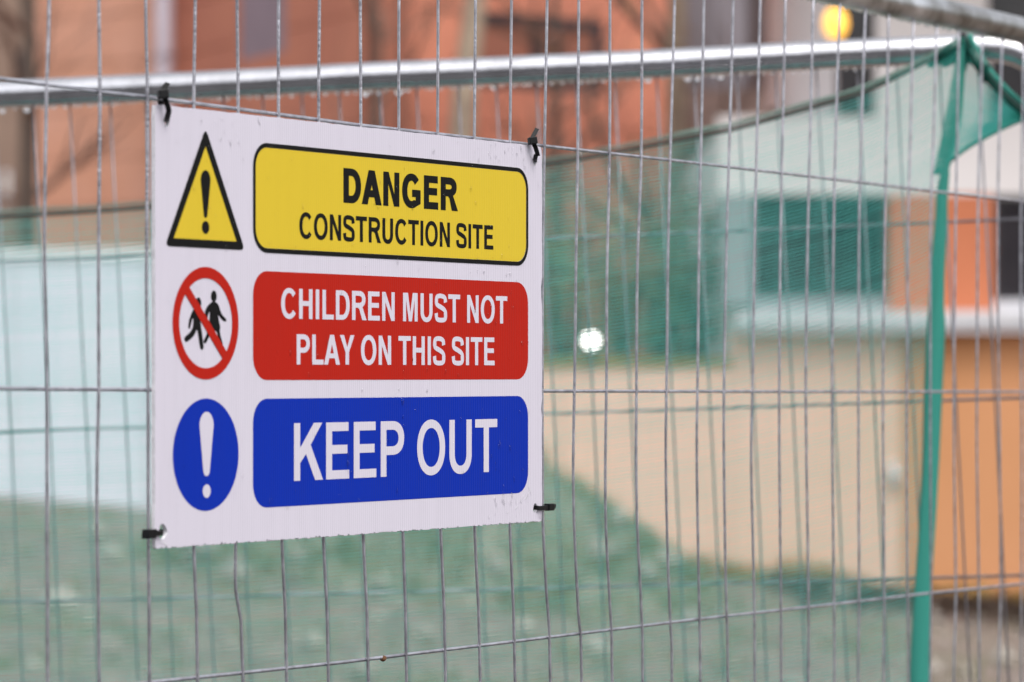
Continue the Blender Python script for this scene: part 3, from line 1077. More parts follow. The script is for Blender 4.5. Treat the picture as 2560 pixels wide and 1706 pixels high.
def frame_tube(root, s0, s1, top, bot, y, r, rad):
    pts = [(s0 - rad, y, -0.03 if bot > 0 else bot)]
    pts.append((s0 - rad, y, top - rad))
    for k in range(1, 9):
        an = math.pi - math.pi / 2 * k / 8
        pts.append((s0 + rad * math.cos(an), y, top - rad + rad * math.sin(an)))
    n = 14
    for k in range(1, n):
        pts.append((s0 + (s1 - s0) * k / n, y + 0.0015 * math.sin(k * 1.3), top + 0.0008 * math.sin(k * 2.0)))
    for k in range(0, 9):
        an = math.pi / 2 - math.pi / 2 * k / 8
        pts.append((s1 + rad * math.cos(an), y, top - rad + rad * math.sin(an)))
    pts.append((s1 + rad, y, -0.03 if bot > 0 else bot))
    return pts


pts = frame_tube(front, S_LEFT, S_RIGHT, 1.980, 0.1, 0.012, 0.0165, 0.10)
mb = MB(); mb.tube(pts, 0.0185, 18)
mb.build('frame_tube', M['galv_dirty'], front, smooth=True)
mb = MB(); mb.tube([(S_LEFT - .1, 0.012, 0.11), (S_RIGHT + .1, 0.012, 0.11)], 0.0165, 16)
mb.build('bottom_rail', M['galv_tube'], front, smooth=True)

# ---- rear panel, leaning over by two degrees
YL, YR = 5.30, 5.08
bl, br = at(0, 218, YL), at(2353, 108, YR)
plan = Vector((br.x - bl.x, br.y - bl.y, 0)).normalized()
ROLL = math.radians(2.0)
BACK = Frame(bl, plan * math.cos(ROLL) + Vector((0, 0, math.sin(ROLL))), Vector((0, 0, 1)) * math.cos(ROLL) - plan * math.sin(ROLL))
back = empty('mesh_fence_panel', BACK.matrix())
tag(back, 'tilted mesh fence panel behind the sign, wrapped in green netting', 'fence')
B_RIGHT = 1.475
pts = frame_tube(back, -1.75, B_RIGHT, 0.0, -2.0, 0.0, 0.0175, 0.11)
mb = MB(); mb.tube(pts, 0.0210, 20)
rear_rail = mb.build('frame_tube', M['galv_tube'], back, smooth=True)
for k in range(-30, 27):
    a = k * 0.0588 + 0.002 * math.sin(k * 2.7)
    if not -1.85 < a < B_RIGHT + 0.1:
        continue
    mb = MB()
    lean = -0.008
    mb.tube([(a + lean, -0.0035, 0.0), (a + .0015 * math.sin(k), -0.0035, -0.5), (a - lean, -0.0035, -1.1), (a - lean, -0.0035, -1.82)], 0.0015, 6)
    mb.build('vertical_wire', M['old_wire'], back, smooth=True)
for b in (-0.25, -0.508, -0.764, -1.02, -1.28, -1.54, -1.80):
    mb = MB()
    mb.tube([(-1.86, 0.0, b), (B_RIGHT + .11, 0.0, b)], 0.0021, 8)
    mb.build('horizontal_wire', M['old_wire'], back, smooth=True)

# ------------------------------------------------------------------ green debris net on the rear panel
NET_OFF = -0.035
net = empty('debris_net', BACK.matrix())
tag(net, 'torn green debris netting tied up to a peak on the rear fence rail', 'netting')


def B(x, y, off=NET_OFF):
    return BACK.hit(x, y, off)


top_pts = [B(-1540, 588), B(-700, 543), B(-260, 512), B(0, 492), B(347, 470), B(800, 427), B(1250, 372), B(1526, 322), B(1680, 292), B(1860, 242), B(1985, 205), B(2100, 152), B(2215, 88)]
right_pts = [B(2215, 88), B(2200, 240), B(2186, 340), B(2170, 400), B(2164, 520), B(2158, 620), B(2150, 750), B(2138, 1057), B(2122, 1373), B(2114, 1568)]
b_end = -1.84
ra = right_pts[-1][0]
right_pts.append((ra - 0.012, b_end))
tb = catmull(top_pts, 5)
rb = catmull(right_pts, 5)


def interp(tab, v, i, o):
    """piecewise linear lookup: column i -> column o"""
    t = sorted(tab, key=lambda p: p[i])
    if v <= t[0][i]: return t[0][o]
    for p, q in zip(t, t[1:]):
        if v <= q[i]:
            k = (v - p[i]) / max(1e-9, q[i] - p[i])
            return p[o] + (q[o] - p[o]) * k
    return t[-1][o]


a_left = top_pts[0][0]
a_peak = top_pts[-1][0]


def net_pt(u, v):
    at_ = a_left + (a_peak - a_left) * u
    bt = interp(tb, at_, 0, 1)
    b = bt + (b_end - bt) * v
    # right border as a function of height
    br_ = top_pts[-1][1] + (b_end - top_pts[-1][1]) * v
    ar = interp(rb, br_, 1, 0)
    a = a_left + (ar - a_left) * u
    y = NET_OFF + 0.010 * noise.noise(Vector((a * 5, b * 2.0, 1))) + 0.005 * noise.noise(Vector((a * 14, b * 4, 4)))
    y -= 0.015 * math.exp(-((u - 1) / 0.05) ** 2)
    return Vector((a, y, b))


NU, NV = 120, 60
GRID = [[net_pt(i / NU, j / NV) for j in range(NV + 1)] for i in range(NU + 1)]


def gpt(u, v):
    x, y = min(u, 0.99999) * NU, min(v, 0.99999) * NV
    i, j = int(x), int(y)
    fx, fy = x - i, y - j
    return (GRID[i][j] * (1 - fx) + GRID[i + 1][j] * fx) * (1 - fy) + (GRID[i][j + 1] * (1 - fx) + GRID[i + 1][j + 1] * fx) * fy


def strands(name, rows, cols, wr, wc, fn, useg, vseg, mat_, parent):
    mb = MB()
    rng = random.Random(3)
    for r in range(rows):
        v = (r + 0.5) / rows
        base = len(mb.v)
        ww = wr * rng.uniform(0.75, 1.25)
        for i in range(useg + 1):
            p = fn(i / useg, v)
            mb.v.append((p.x, p.y, p.z - ww / 2))
            mb.v.append((p.x, p.y - 0.0003, p.z + ww / 2))
        for i in range(useg):
            a = base + 2 * i
            mb.f.append((a, a + 2, a + 3, a + 1))
    for c in range(cols):
        u = (c + 0.5) / cols
        base = len(mb.v)
        ww = wc * rng.uniform(0.7, 1.3)
        for j in range(vseg + 1):
            p = fn(u, j / vseg)
            mb.v.append((p.x - ww / 2, p.y - 0.0006, p.z))
            mb.v.append((p.x + ww / 2, p.y - 0.0006, p.z))
        for j in range(vseg):
            a = base + 2 * j
            mb.f.append((a, a + 2, a + 3, a + 1))
    o = mb.build(name, mat_, parent)
    o['kind'] = 'stuff'
    return o


strands('mesh_strands', 340, 640, 0.00125, 0.00035, gpt, NU, NV, M['net_strand'], net)

# triangular flap to the right of the peak
fl = [B(2215, 88), B(2250, 155), B(2300, 216), B(2353, 262), B(2392, 285)]       # upper edge
lo = [B(2166, 402), B(2186, 370), B(2250, 325), B(2353, 276), B(2392, 285)]       # lower edge
flu, flo = catmull(fl, 4), catmull(lo, 4)


def flap(u, v):
    def along(tab, t):
        x = t * (len(tab) - 1)
        i = min(int(x), len(tab) - 2)
        f = x - i
        return tab[i][0] + (tab[i + 1][0] - tab[i][0]) * f, tab[i][1] + (tab[i + 1][1] - tab[i][1]) * f
    p, q = along(flu, u), along(flo, u)
    return Vector((p[0] + (q[0] - p[0]) * v, NET_OFF - 0.006 + 0.006 * math.sin(u * 9 + v * 3), p[1] + (q[1] - p[1]) * v))


strands('flap_strands', 44, 60, 0.0013, 0.0005, flap, 20, 14, M['net_strand'], net)

# hems: doubled edge of the net with the cord drawn through
up = [Vector((p[0], NET_OFF - 0.004 + 0.004 * noise.noise(Vector((p[0] * 6, 0, 0))), p[1])) for p in tb]


def hem_fn(u, v):
    x = u * (len(up) - 1)
    i = min(int(x), len(up) - 2)
    p = up[i] * (1 - (x - i)) + up[i + 1] * (x - i)
    w = 0.0085 + 0.003 * noise.noise(Vector((p.x * 9, 5, 0)))
    return p + Vector((0, -0.003 * math.sin(v * 3.1), -0.002 + w * v))


strands('hem_strands', 5, 750, 0.0008, 0.0010, hem_fn, 120, 3, M['net_hem'], net)
mb = MB()
mb.tube([(p.x, p.y - 0.003, p.z - 0.005) for p in up], 0.0025, 7)
mb.build('hem_cord', M['cord'], net, smooth=True)
mb = MB()
cu = [Vector((p[0], NET_OFF - 0.010, p[1])) for p in flu]
mb.tube(cu, [0.0065 - 0.003 * i / len(cu) for i in range(len(cu))], 8, flat=0.5)
mb.build('flap_hem', M['net_dark'], net, smooth=True)
mb = MB()
mb.tube([Vector((p[0] + 0.006, NET_OFF - 0.016, p[1] + 0.008)) for p in flu], 0.0035, 8, flat=0.5)
mb.build('flap_hem_fold', M['net_fold'], net, smooth=True)
mb = MB()
mb.tube([Vector((p[0], NET_OFF - 0.008, p[1])) for p in flo[4:]], 0.0026, 8, flat=0.5)
mb.build('flap_edge', M['net_fold'], net, smooth=True)

# rolled vertical edge of the net
edge = [(2176, 372, 6), (2171, 396, 20), (2165, 440, 26), (2163, 500, 26), (2160, 560, 28), (2156, 640, 32), (2152, 700, 36), (2148, 760, 41), (2142, 900, 38), (2138, 1057, 35),
        (2130, 1220, 38), (2122, 1373, 40), (2114, 1568, 46)]
mb = MB()
prof = 12
rows_ = catmull([(e[0], e[1], e[2]) for e in edge], 4)
e0 = rows_[-1]
rows_ = rows_ + [(e0[0] - 6, e0[1] + 300, 48), (e0[0] - 14, e0[1] + 700, 52), (e0[0] - 22, e0[1] + 1150, 60)]
for i, (x, y, w) in enumerate(rows_):
    a, b = B(x, y, NET_OFF - 0.01)
    hw = w / PX * 5.1 / 2
    tw = 0.5 * math.sin(i * 0.16) + 0.3
    for k in range(prof):
        an = 2 * math.pi * k / prof
        rr = 1 + 0.16 * math.sin(3 * an + i * 0.25) + 0.1 * math.sin(5 * an - i * 0.13)
        px_, py_ = math.cos(an) * hw * rr, math.sin(an) * hw * 0.45 * rr
        mb.v.append((a + px_, NET_OFF - 0.012 + py_ + 0.15 * px_ * tw, b))
for i in range(len(rows_) - 1):
    for k in range(prof):
        a, b = i * prof + k, i * prof + (k + 1) % prof
        mb.f.append((a, a + prof, b + prof, b))
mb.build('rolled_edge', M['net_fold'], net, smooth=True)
# loose fold running from the roll up to the peak
mb = MB()
fold = catmull([B(2166, 402), B(2182, 345), B(2196, 280), B(2205, 200), B(2213, 120), B(2215, 90)], 5)
wid = [0.014, 0.016, 0.017, 0.013, 0.008, 0.005]
for i, p in enumerate(fold):
    t = i / (len(fold) - 1) * 5
    w = wid[min(int(t), 4)] + (wid[min(int(t) + 1, 5)] - wid[min(int(t), 4)]) * (t - int(t))
    mb.v += [(p[0] - w, NET_OFF - 0.006, p[1]), (p[0], NET_OFF - 0.014, p[1]), (p[0] + w * 0.5, NET_OFF - 0.004, p[1])]
for i in range(len(fold) - 1):
    a = 3 * i
    mb.f += [(a, a + 1, a + 4, a + 3), (a + 1, a + 2, a + 5, a + 4)]
strand_fold = mb
def fold_fn(u, v):
    i = min(int(v * (len(fold) - 1)), len(fold) - 2)
    f = v * (len(fold) - 1) - i
    k = u * 2
    j = min(int(k), 1)
    g = k - j
    P = [Vector(strand_fold.v[3 * (i + q) + j + r]) for q in (0, 1) for r in (0, 1)]
    return (P[0] * (1 - g) + P[1] * g) * (1 - f) + (P[2] * (1 - g) + P[3] * g) * f
strands('fold_strands', 70, 16, 0.0024, 0.0009, fold_fn, 4, 30, M['net_fold'], net)

# gathered bunch at the peak, drawn round the rail
mb = MB()
rng = random.Random(9)
pk = B(2215, 84)
n = 13
ends = [B(2128 + 11.0 * k, 152 + 6 * math.sin(k * 1.9)) for k in range(n)]
for k, e in enumerate(ends):
    mb.v.append((pk[0] + 0.004 * (k / (n - 1) - .5), NET_OFF - 0.004 + 0.006 * (k % 2), pk[1]))
for k, e in enumerate(ends):
    mb.v.append(((pk[0] + e[0]) / 2, NET_OFF - 0.012 + 0.010 * (k % 2), (pk[1] * 0.5 + e[1] * 0.5)))
for k, e in enumerate(ends):
    mb.v.append((e[0], NET_OFF - 0.004 + 0.008 * (k % 2), e[1]))
for r_ in range(2):
    for k in range(n - 1):
        a = r_ * n + k
        mb.f.append((a, a + n, a + n + 1, a + 1))
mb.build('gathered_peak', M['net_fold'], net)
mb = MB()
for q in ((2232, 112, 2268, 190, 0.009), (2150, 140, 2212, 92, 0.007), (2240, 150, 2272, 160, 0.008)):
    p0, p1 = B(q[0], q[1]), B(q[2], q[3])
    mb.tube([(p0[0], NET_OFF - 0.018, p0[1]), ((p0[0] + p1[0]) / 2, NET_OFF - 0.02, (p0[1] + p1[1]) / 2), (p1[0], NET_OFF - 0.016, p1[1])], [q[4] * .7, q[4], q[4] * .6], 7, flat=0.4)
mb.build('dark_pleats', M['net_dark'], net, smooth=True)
mb = MB()
p0 = B(2216, 92)
loop = []
for k in range(13):
    an = 2 * math.pi * k / 12
    loop.append((p0[0] - 0.001, 0.002 + math.sin(an) * 0.042, -0.001 + math.cos(an) * 0.029 + 0.0))
mb.tube(loop, 0.003, 6, cap=False)
mb.tube([(p0[0], NET_OFF - 0.006, p0[1] - .006), (p0[0] - .003, NET_OFF - 0.01, p0[1] + 0.014)], 0.0035, 6)
mb.build('tie_loop', M['black_plastic'], net, smooth=True)

# ------------------------------------------------------------------ raindrops hanging under the rear rail
def drop_mesh(r):
    mb = MB()
    nj, nk = 9, 12
    for j in range(nj + 1):
        t = math.pi * j / nj
        rr = r * math.sin(t) * (1 if t > 1.2 else 0.9)
        z = r * math.cos(t) * (1.25 if t < 1.57 else 1.0)
        for k in range(nk):
            an = 2 * math.pi * k / nk
            mb.v.append((rr * math.cos(an), rr * math.sin(an), z))
    for j in range(nj):
        for k in range(nk):
            a, b = j * nk + k, j * nk + (k + 1) % nk
            mb.f.append((a, a + nk, b + nk, b))
    return mb


proto = None
DROP_X = [838, 872, 916, 1136, 1490, 1581, 1601, 1657, 4, 60]
for i, x in enumerate(DROP_X):
    a, b = BACK.hit(x, 200, 0)
    w = BACK.o + BACK.ex * a - BACK.ez * (0.0210 + 0.0032)
    if proto is None:
        o = drop_mesh(0.0048).build('water_drop', M['water'], smooth=True)
        proto = o
    else:
        o = proto.copy()
        COL.objects.link(o)
    o.location = w
    s = 0.85 + 0.3 * random.Random(i).random()
    o.scale = (s, s, s)
    tag(o, 'clear raindrop hanging under the rail of the tilted fence panel', 'water drop', 'raindrops under the rear rail')
# the row of small beads that makes the lower edge of both rails ragged
mb = MB()
rng = random.Random(77)
a = -0.4
while a < 1.46:
    r = rng.uniform(0.0016, 0.0030)
    m0 = drop_mesh(r)
    c = BACK.o + BACK.ex * a - BACK.ez * (0.0210 + r * 0.5)
    mb.add([tuple(Vector(v) + c) for v in m0.v], m0.f)
    a += rng.uniform(0.007, 0.018)
s = 0.6
while s < 1.41:
    r = rng.uniform(0.0014, 0.0026)
    m0 = drop_mesh(r)
    c = FRONT.o + FRONT.ex * s + FRONT.ey * 0.012 + Vector((0, 0, 1.980 - 0.0185 - r * 0.5))
    mb.add([tuple(Vector(v) + c) for v in m0.v], m0.f)
    s += rng.uniform(0.007, 0.018)
tag(mb.build('rail_beads', M['water'], smooth=True), 'fine beads of rain along the underside of the fence rails', 'rain beads', kind='stuff')

# ------------------------------------------------------------------ THE SIGN
S0, S1, HB, HT = -0.6275, 0.0627, 1.3424, 1.7421
SC = (S0 + S1) / 2
sign = empty('warning_sign', FRONT.matrix(SC, HB))
tag(sign, 'white corrugated plastic construction site sign with yellow, red and blue panels', 'sign')


def sl(s, h, y=0.0):
    return (s - SC, y, h - HB)


def poly_mesh(name, shapes, m, parent, y):
    """shapes: list of [outer, hole, hole...] in (s, h); one flat printed layer"""
    mb = MB()
    for cs in shapes:
        vecs = [[Vector((p[0], p[1], 0)) for p in c] for c in cs]
        tris = tessellate_polygon(vecs)
        flatp = [p for c in cs for p in c]
        out = []
        for t in tris:
            a, b, c = (flatp[i] for i in t)
            cr = (b[0] - a[0]) * (c[1] - a[1]) - (b[1] - a[1]) * (c[0] - a[0])
            if abs(cr) < 1e-14:
                continue
            out.append(t if cr > 0 else (t[0], t[2], t[1]))
        mb.add([sl(p[0], p[1], y) for p in flatp], out)
    return mb.build(name, m, parent)


def arc(cx, cy, rx, ry, a0, a1, n=18, e=2.0):
    out = []
    for i in range(n + 1):
        t = math.radians(a0 + (a1 - a0) * i / n)
        c, s = math.cos(t), math.sin(t)
        out.append((cx + rx * math.copysign(abs(c) ** (2 / e), c), cy + ry * math.copysign(abs(s) ** (2 / e), s)))
    return out


def rrect(x0, x1, y0, y1, r):
    return (arc(x1 - r, y1 - r, r, r, 0, 90, 8) + arc(x0 + r, y1 - r, r, r, 90, 180, 8)
            + arc(x0 + r, y0 + r, r, r, 180, 270, 8) + arc(x1 - r, y0 + r, r, r, 270, 360, 8))


def circle(cx, cy, r, n=56, ry=None):
    ry = ry or r
    return [(cx + r * math.cos(2 * math.pi * i / n), cy + ry * math.sin(2 * math.pi * i / n)) for i in range(n)]


# --- lettering: a plain bold grotesque drawn from outlines (cap height 1)
def stroke(path, w):
    L_, R_ = [], []
    n = len(path)
    for i, p in enumerate(path):
        a, b = path[max(i - 1, 0)], path[min(i + 1, n - 1)]
        dx, dy = b[0] - a[0], b[1] - a[1]
        d = math.hypot(dx, dy) or 1
        wx = w(i / (n - 1)) if callable(w) else w
        L_.append((p[0] - dy / d * wx / 2, p[1] + dx / d * wx / 2))
        R_.append((p[0] + dy / d * wx / 2, p[1] - dx / d * wx / 2))
    return L_ + R_[::-1]


def glyph(c, v, t):
    """returns (contours, width, left bearing, right bearing)"""
    ov = 0.014
    if c == 'A':
        w = 1.0; bt = .215; ap = .56 * v
        k = w / 2 - ap
        xl = lambda y: 1.1 * v + y * k
        ya = (w / 2 - 1.1 * v) / k
        y1 = bt + t * 0.98
        return [[(0, 0), (w / 2 - ap, 1), (w / 2 + ap, 1), (w, 0), (w - 1.1 * v, 0), (w - xl(bt), bt), (xl(bt), bt), (1.1 * v, 0)],
                [(xl(y1), y1), (w - xl(y1), y1), (w / 2, ya)]], w, 0, 0
    if c == 'C':
        w = .93
        o = arc(w * .52, .5, w * .52, .5 + ov, 40, 322, 34, 2.15)
        i = arc(w * .52, .5, w * .52 - v, .5 + ov - t, 36, 326, 34, 2.15)
        return [o + i[::-1]], w, .06, .05
    if c == 'G':
        w = .97
        o = arc(w * .50, .5, w * .50, .5 + ov, 40, 300, 32, 2.15)
        i = arc(w * .50, .5, w * .50 - v, .5 + ov - t, 36, 298, 32, 2.15)
        return [o + [(w * .99, .135), (w * .99, .54), (w * .53, .54), (w * .53, .54 - t), (w * .99 - v * .95, .54 - t), (w * .99 - v * .95, .225)] + i[::-1]], w, .06, .08
    if c == 'D':
        w = .87; cx = w * .44
        return [[(0, 0), (0, 1), (cx, 1)] + arc(cx, .5, w - cx, .5, 90, -90, 22, 2.2) + [(cx, 0)],
                [(v, t), (cx, t)] + arc(cx, .5, w - cx - v, .5 - t, -90, 90, 22, 2.2) + [(cx, 1 - t), (v, 1 - t)]], w, .10, .05
    if c == 'O':
        w = 1.0
        return [arc(w / 2, .5, w / 2, .5 + ov, 0, 354, 59, 2.12), arc(w / 2, .5, w / 2 - v, .5 + ov - t, 0, 354, 59, 2.12)], w, .055, .055
    if c == 'E':
        w = .76; m = .505
        return [[(0, 0), (0, 1), (w * .97, 1), (w * .97, 1 - t), (v, 1 - t), (v, m + t * .62), (w * .92, m + t * .62), (w * .92, m - t * .38), (v, m - t * .38), (v, t), (w, t), (w, 0)]], w, .10, .05
    if c == 'H':
        w = .82; m = .50
        return [[(0, 0), (0, 1), (v, 1), (v, m + t * .6), (w - v, m + t * .6), (w - v, 1), (w, 1), (w, 0), (w - v, 0), (w - v, m - t * .4), (v, m - t * .4), (v, 0)]], w, .10, .10
    if c == 'I':
        return [[(0, 0), (0, 1), (v, 1), (v, 0)]], v, .095, .095
    if c == 'K':
        w = .93
        return [[(0, 0), (0, 1), (v, 1), (v, .57), (.68 * w, 1), (.97 * w, 1), (.57 * w, .617), (w, 0), (.725 * w, 0), (.41 * w, .46), (v, .307), (v, 0)]], w, .10, .0
    if c == 'L':
        w = .71
        return [[(0, 0), (0, 1), (v, 1), (v, t), (w, t), (w, 0)]], w, .10, .03
    if c == 'M':
        w = .98
        return [[(0, 0), (0, 1), (1.5 * v, 1), (w / 2, .32), (w - 1.5 * v, 1), (w, 1), (w, 0), (w - .93 * v, 0), (w - .93 * v, .76), (w / 2 + .46 * v, 0), (w / 2 - .46 * v, 0), (.93 * v, .76), (.93 * v, 0)]], w, .095, .095
    if c == 'N':
        w = .82
        return [[(0, 0), (0, 1), (v, 1), (w - .95 * v, .35), (w - .95 * v, 1), (w, 1), (w, 0), (w - v, 0), (.95 * v, .65), (.95 * v, 0)]], w, .10, .10
    if c == 'P':
        w = .81; cx = w * .52; bh = .61
        return [[(0, 0), (0, 1), (cx, 1)] + arc(cx, 1 - bh / 2, w - cx, bh / 2, 90, -90, 18, 2.2) + [(v, 1 - bh), (v, 0)],
                [(v, 1 - bh + t), (cx * .95, 1 - bh + t)] + arc(cx * .95, 1 - bh / 2, w - cx * .95 - v, bh / 2 - t, -90, 90, 16, 2.2) + [(v, 1 - t)]], w, .10, .04
    if c == 'R':
        w = .93; wb = .86; cx = wb * .54; bh = .575
        return [[(0, 0), (0, 1), (cx, 1)] + arc(cx, 1 - bh / 2, wb - cx, bh / 2, 90, -62, 16, 2.2) + [(w, 0), (w - 1.24 * v, 0), (w * .50, .37), (w * .42, 1 - bh), (v, 1 - bh), (v, 0)],
                [(v, 1 - bh + t), (cx * .95, 1 - bh + t)] + arc(cx * .95, 1 - bh / 2, wb - cx * .95 - v, bh / 2 - t, -90, 90, 16, 2.2) + [(v, 1 - t)]], w, .10, .0
    if c == 'S':
        w = .86
        hv, ht = v / 2, t / 2
        ctl = [(w - hv * 1.04, .70), (w * .80, .87), (w * .50, 1 + ov - ht), (w * .20, .895), (hv + .01, .735), (w * .20, .615),
               (w * .50, .53), (w * .80, .425), (w - hv - .003, .275), (w * .81, .105), (w * .50, -ov + ht), (w * .19, .115), (hv * .95, .315)]
        path = catmull(ctl, 5)
        ang = lambda i: 0
        # stroke is v wide where it runs upright and t wide where it runs flat
        L_, R_ = [], []
        for i, p in enumerate(path):
            a, b = path[max(i - 1, 0)], path[min(i + 1, len(path) - 1)]
            dx, dy = b[0] - a[0], b[1] - a[1]
            d = math.hypot(dx, dy)
            ww = t + (v - t) * abs(dy / d) ** 2
            if 0.40 < i / len(path) < 0.60:
                ww = t * 1.08
            L_.append((p[0] - dy / d * ww / 2, p[1] + dx / d * ww / 2))
            R_.append((p[0] + dy / d * ww / 2, p[1] - dx / d * ww / 2))
        return [L_ + R_[::-1]], w, .045, .045
    if c == 'T':
        w = .83
        return [[(w / 2 - v / 2, 0), (w / 2 - v / 2, 1 - t), (0, 1 - t), (0, 1), (w, 1), (w, 1 - t), (w / 2 + v / 2, 1 - t), (w / 2 + v / 2, 0)]], w, .03, .03
    if c == 'U':
        w = .82; q = .37
        return [[(0, 1)] + arc(w / 2, q, w / 2, q + ov, 180, 360, 24, 2.2) + [(w, 1), (w - v, 1)] + arc(w / 2, q, w / 2 - v, q + ov - t, 360, 180, 24, 2.2) + [(v, 1)]], w, .10, .10
    if c == 'Y':
        w = .93
        return [[(w / 2 - v / 2, 0), (w / 2 - v / 2, .42), (0, 1), (1.16 * v, 1), (w / 2, .595), (w - 1.16 * v, 1), (w, 1), (w / 2 + v / 2, .42), (w / 2 + v / 2, 0)]], w, 0, 0
    raise KeyError(c)


def lettering(text, s0, s1, h0, h1, v, t, m, parent, y, track=0.0):
    cap = h1 - h0
    sx = cap
    for _ in range(4):                       # stem weight is kept while the line is fitted to its width
        ve = v * cap / sx
        x = 0.0
        lay = []
        for i, ch in enumerate(text):
            if ch == ' ':
                x += 0.36
                continue
            cs, w, lb, rb_ = glyph(ch, ve, t)
            if i: x += lb
            lay.append((x, cs))
            end = x + w
            x += w + rb_ + track
        sx = (s1 - s0) / end
    shapes = [[[(s0 + (x + p[0]) * sx, h0 + p[1] * cap) for p in c] for c in cs] for x, cs in lay]
    return poly_mesh('lettering', shapes, m, parent, y)


# --- board: extruded outline, ragged lower edge where the flutes were cut, four punched holes
rng = random.Random(21)
HOLES = [FRONT.hit(383, 281), FRONT.hit(1229, 371), FRONT.hit(374, 1222), FRONT.hit(1230, 1168)]
outline = []
x = S0 + 0.004
outline.append((S0 + 0.0005, HB + 0.001))
while x < S1 - 0.004:
    outline.append((x, HB + rng.uniform(-0.0007, 0.0007) + (0.0016 if rng.random() < 0.05 else 0)))
    x += 0.0036 / 2 * rng.uniform(0.8, 1.2)
outline.append((S1 - 0.0015, HB + 0.0006))
for k in range(1, 40):
    outline.append((S1 + rng.uniform(-0.0005, 0.0004) - (0.002 if k in (12, 24, 25) else 0), HB + (HT - HB) * k / 40))
outline.append((S1 - 0.002, HT - 0.0005))
for k in range(59, 0, -1):
    outline.append((S0 + (S1 - S0) * k / 60, HT + rng.uniform(-0.0004, 0.0004)))
outline.append((S0 + 0.001, HT - 0.0006))
for k in range(39, 0, -1):
    outline.append((S0 + rng.uniform(-0.0003, 0.0003), HB + (HT - HB) * k / 40))
hole_c = []
for i, (hs, hh) in enumerate(HOLES):
    r = (0.0042, 0.0042, 0.0062, 0.0045)[i]
    hole_c.append([(hs + r * (1 + 0.15 * math.sin(3 * a_ + i)) * math.cos(a_), hh + r * 1.15 * math.sin(a_)) for a_ in [2 * math.pi * k / 16 for k in range(16)]])
contours = [outline] + hole_c
mb = MB()
vecs = [[Vector((p[0], p[1], 0)) for p in c] for c in contours]
tris = tessellate_polygon(vecs)
fl_ = [p for c in contours for p in c]
TH = 0.0040


def warp(s, h):
    """the sheet bows a little between its ties"""
    u, w_ = (s - S0) / (S1 - S0), (h - HB) / (HT - HB)
    return 0.0


f1, f2 = [], []
n = len(fl_)
for t in tris:
    a, b, c = (fl_[i] for i in t)
    cr = (b[0] - a[0]) * (c[1] - a[1]) - (b[1] - a[1]) * (c[0] - a[0])
    tt = t if cr > 0 else (t[0], t[2], t[1])
    f1.append(tuple(tt))
    f2.append((tt[0] + n, tt[2] + n, tt[1] + n))
mb.add([sl(p[0], p[1], 0) for p in fl_] + [sl(p[0], p[1], TH) for p in fl_], f1 + f2)
board = mb.build('board', M['sign_white'], sign)
mb = MB()
k0 = 0
for c in contours:
    m_ = len(c)
    mb.add([sl(p[0], p[1], 0) for p in c] + [sl(p[0], p[1], TH) for p in c],
           [(i, (i + 1) % m_, (i + 1) % m_ + m_, i + m_) for i in range(m_)])
mb.build('cut_edge', M['sign_edge'], board)

L1, L2, L3 = -0.00018, -0.00036, -0.00054
# yellow danger panel
X0, X1 = -0.4746, 0.0332
yp = poly_mesh('danger_panel', [[rrect(X0 + .0044, X1 - .0044, 1.6180, 1.7126, .0185)]], M['sign_yellow'], sign, L1)
poly_mesh('panel_border', [[rrect(X0, X1, 1.6136, 1.7170, .0225), rrect(X0 + .0042, X1 - .0042, 1.6178, 1.7128, .0187)]], M['sign_black'], yp, L2)
lettering('DANGER', -.3216, -.1088, 1.6663, 1.7002, .29, .215, M['sign_black'], yp, L2, track=-0.02)
lettering('CONSTRUCTION SITE', -.3979, -.0386, 1.6290, 1.6541, .215, .170, M['sign_black'], yp, L2)
# red panel
rp = poly_mesh('children_panel', [[rrect(X0, X1, 1.4937, 1.5963, .0225)]], M['sign_red'], sign, L1)
lettering('CHILDREN MUST NOT', -.4284, -.0103, 1.5522, 1.5808, .215, .165, M['sign_print_white'], rp, L2)
lettering('PLAY ON THIS SITE', -.4023, -.0360, 1.5085, 1.5374, .215, .165, M['sign_print_white'], rp, L2)
# blue panel
bp_ = poly_mesh('keep_out_panel', [[rrect(X0, X1, 1.3737, 1.4762, .0225)]], M['sign_blue'], sign, L1)
lettering('KEEP OUT', -.4068, -.0307, 1.3975, 1.4525, .190, .155, M['sign_print_white'], bp_, L2)


def round_poly(pts, r, n=5):
    out = []
    m_ = len(pts)
    for i in range(m_):
        p0, p1, p2 = (Vector(pts[(i + k) % m_]) for k in (-1, 0, 1))
        d0, d2 = (p0 - p1).normalized(), (p2 - p1).normalized()
        q0, q2 = p1 + d0 * r, p1 + d2 * r
        for k in range(n + 1):
            t = k / n
            q = q0 * (1 - t) ** 2 + p1 * 2 * t * (1 - t) + q2 * t * t
            out.append((q.x, q.y))
    return out


def exclaim(cx, top, bot, rt, rbm, yt):
    """tapering stroke of an exclamation mark"""
    return arc(cx, top - yt, rt, yt, 180, 0, 14) + arc(cx, bot + rbm * 1.2, rbm, rbm * 1.2, 0, -180, 8)


# warning triangle
TX = -.5505
tri_out = round_poly([(TX, 1.7255), (-.6130, 1.6150), (-.4880, 1.6150)], .0075)
tri_in = [(TX, 1.7085), (-.5997, 1.6226), (-.5013, 1.6226)]
ty = poly_mesh('warning_triangle', [[[(TX, 1.7095), (-.6003, 1.6223), (-.5007, 1.6223)]]], M['sign_yellow'], sign, L1)
poly_mesh('triangle_border', [[tri_out, tri_in]], M['sign_black'], ty, L2)
poly_mesh('exclamation_mark', [[exclaim(TX, 1.6866, 1.6426, .0078, .0030, .0095)], [circle(TX, 1.6340, .0060, 24)]], M['sign_black'], ty, L2)
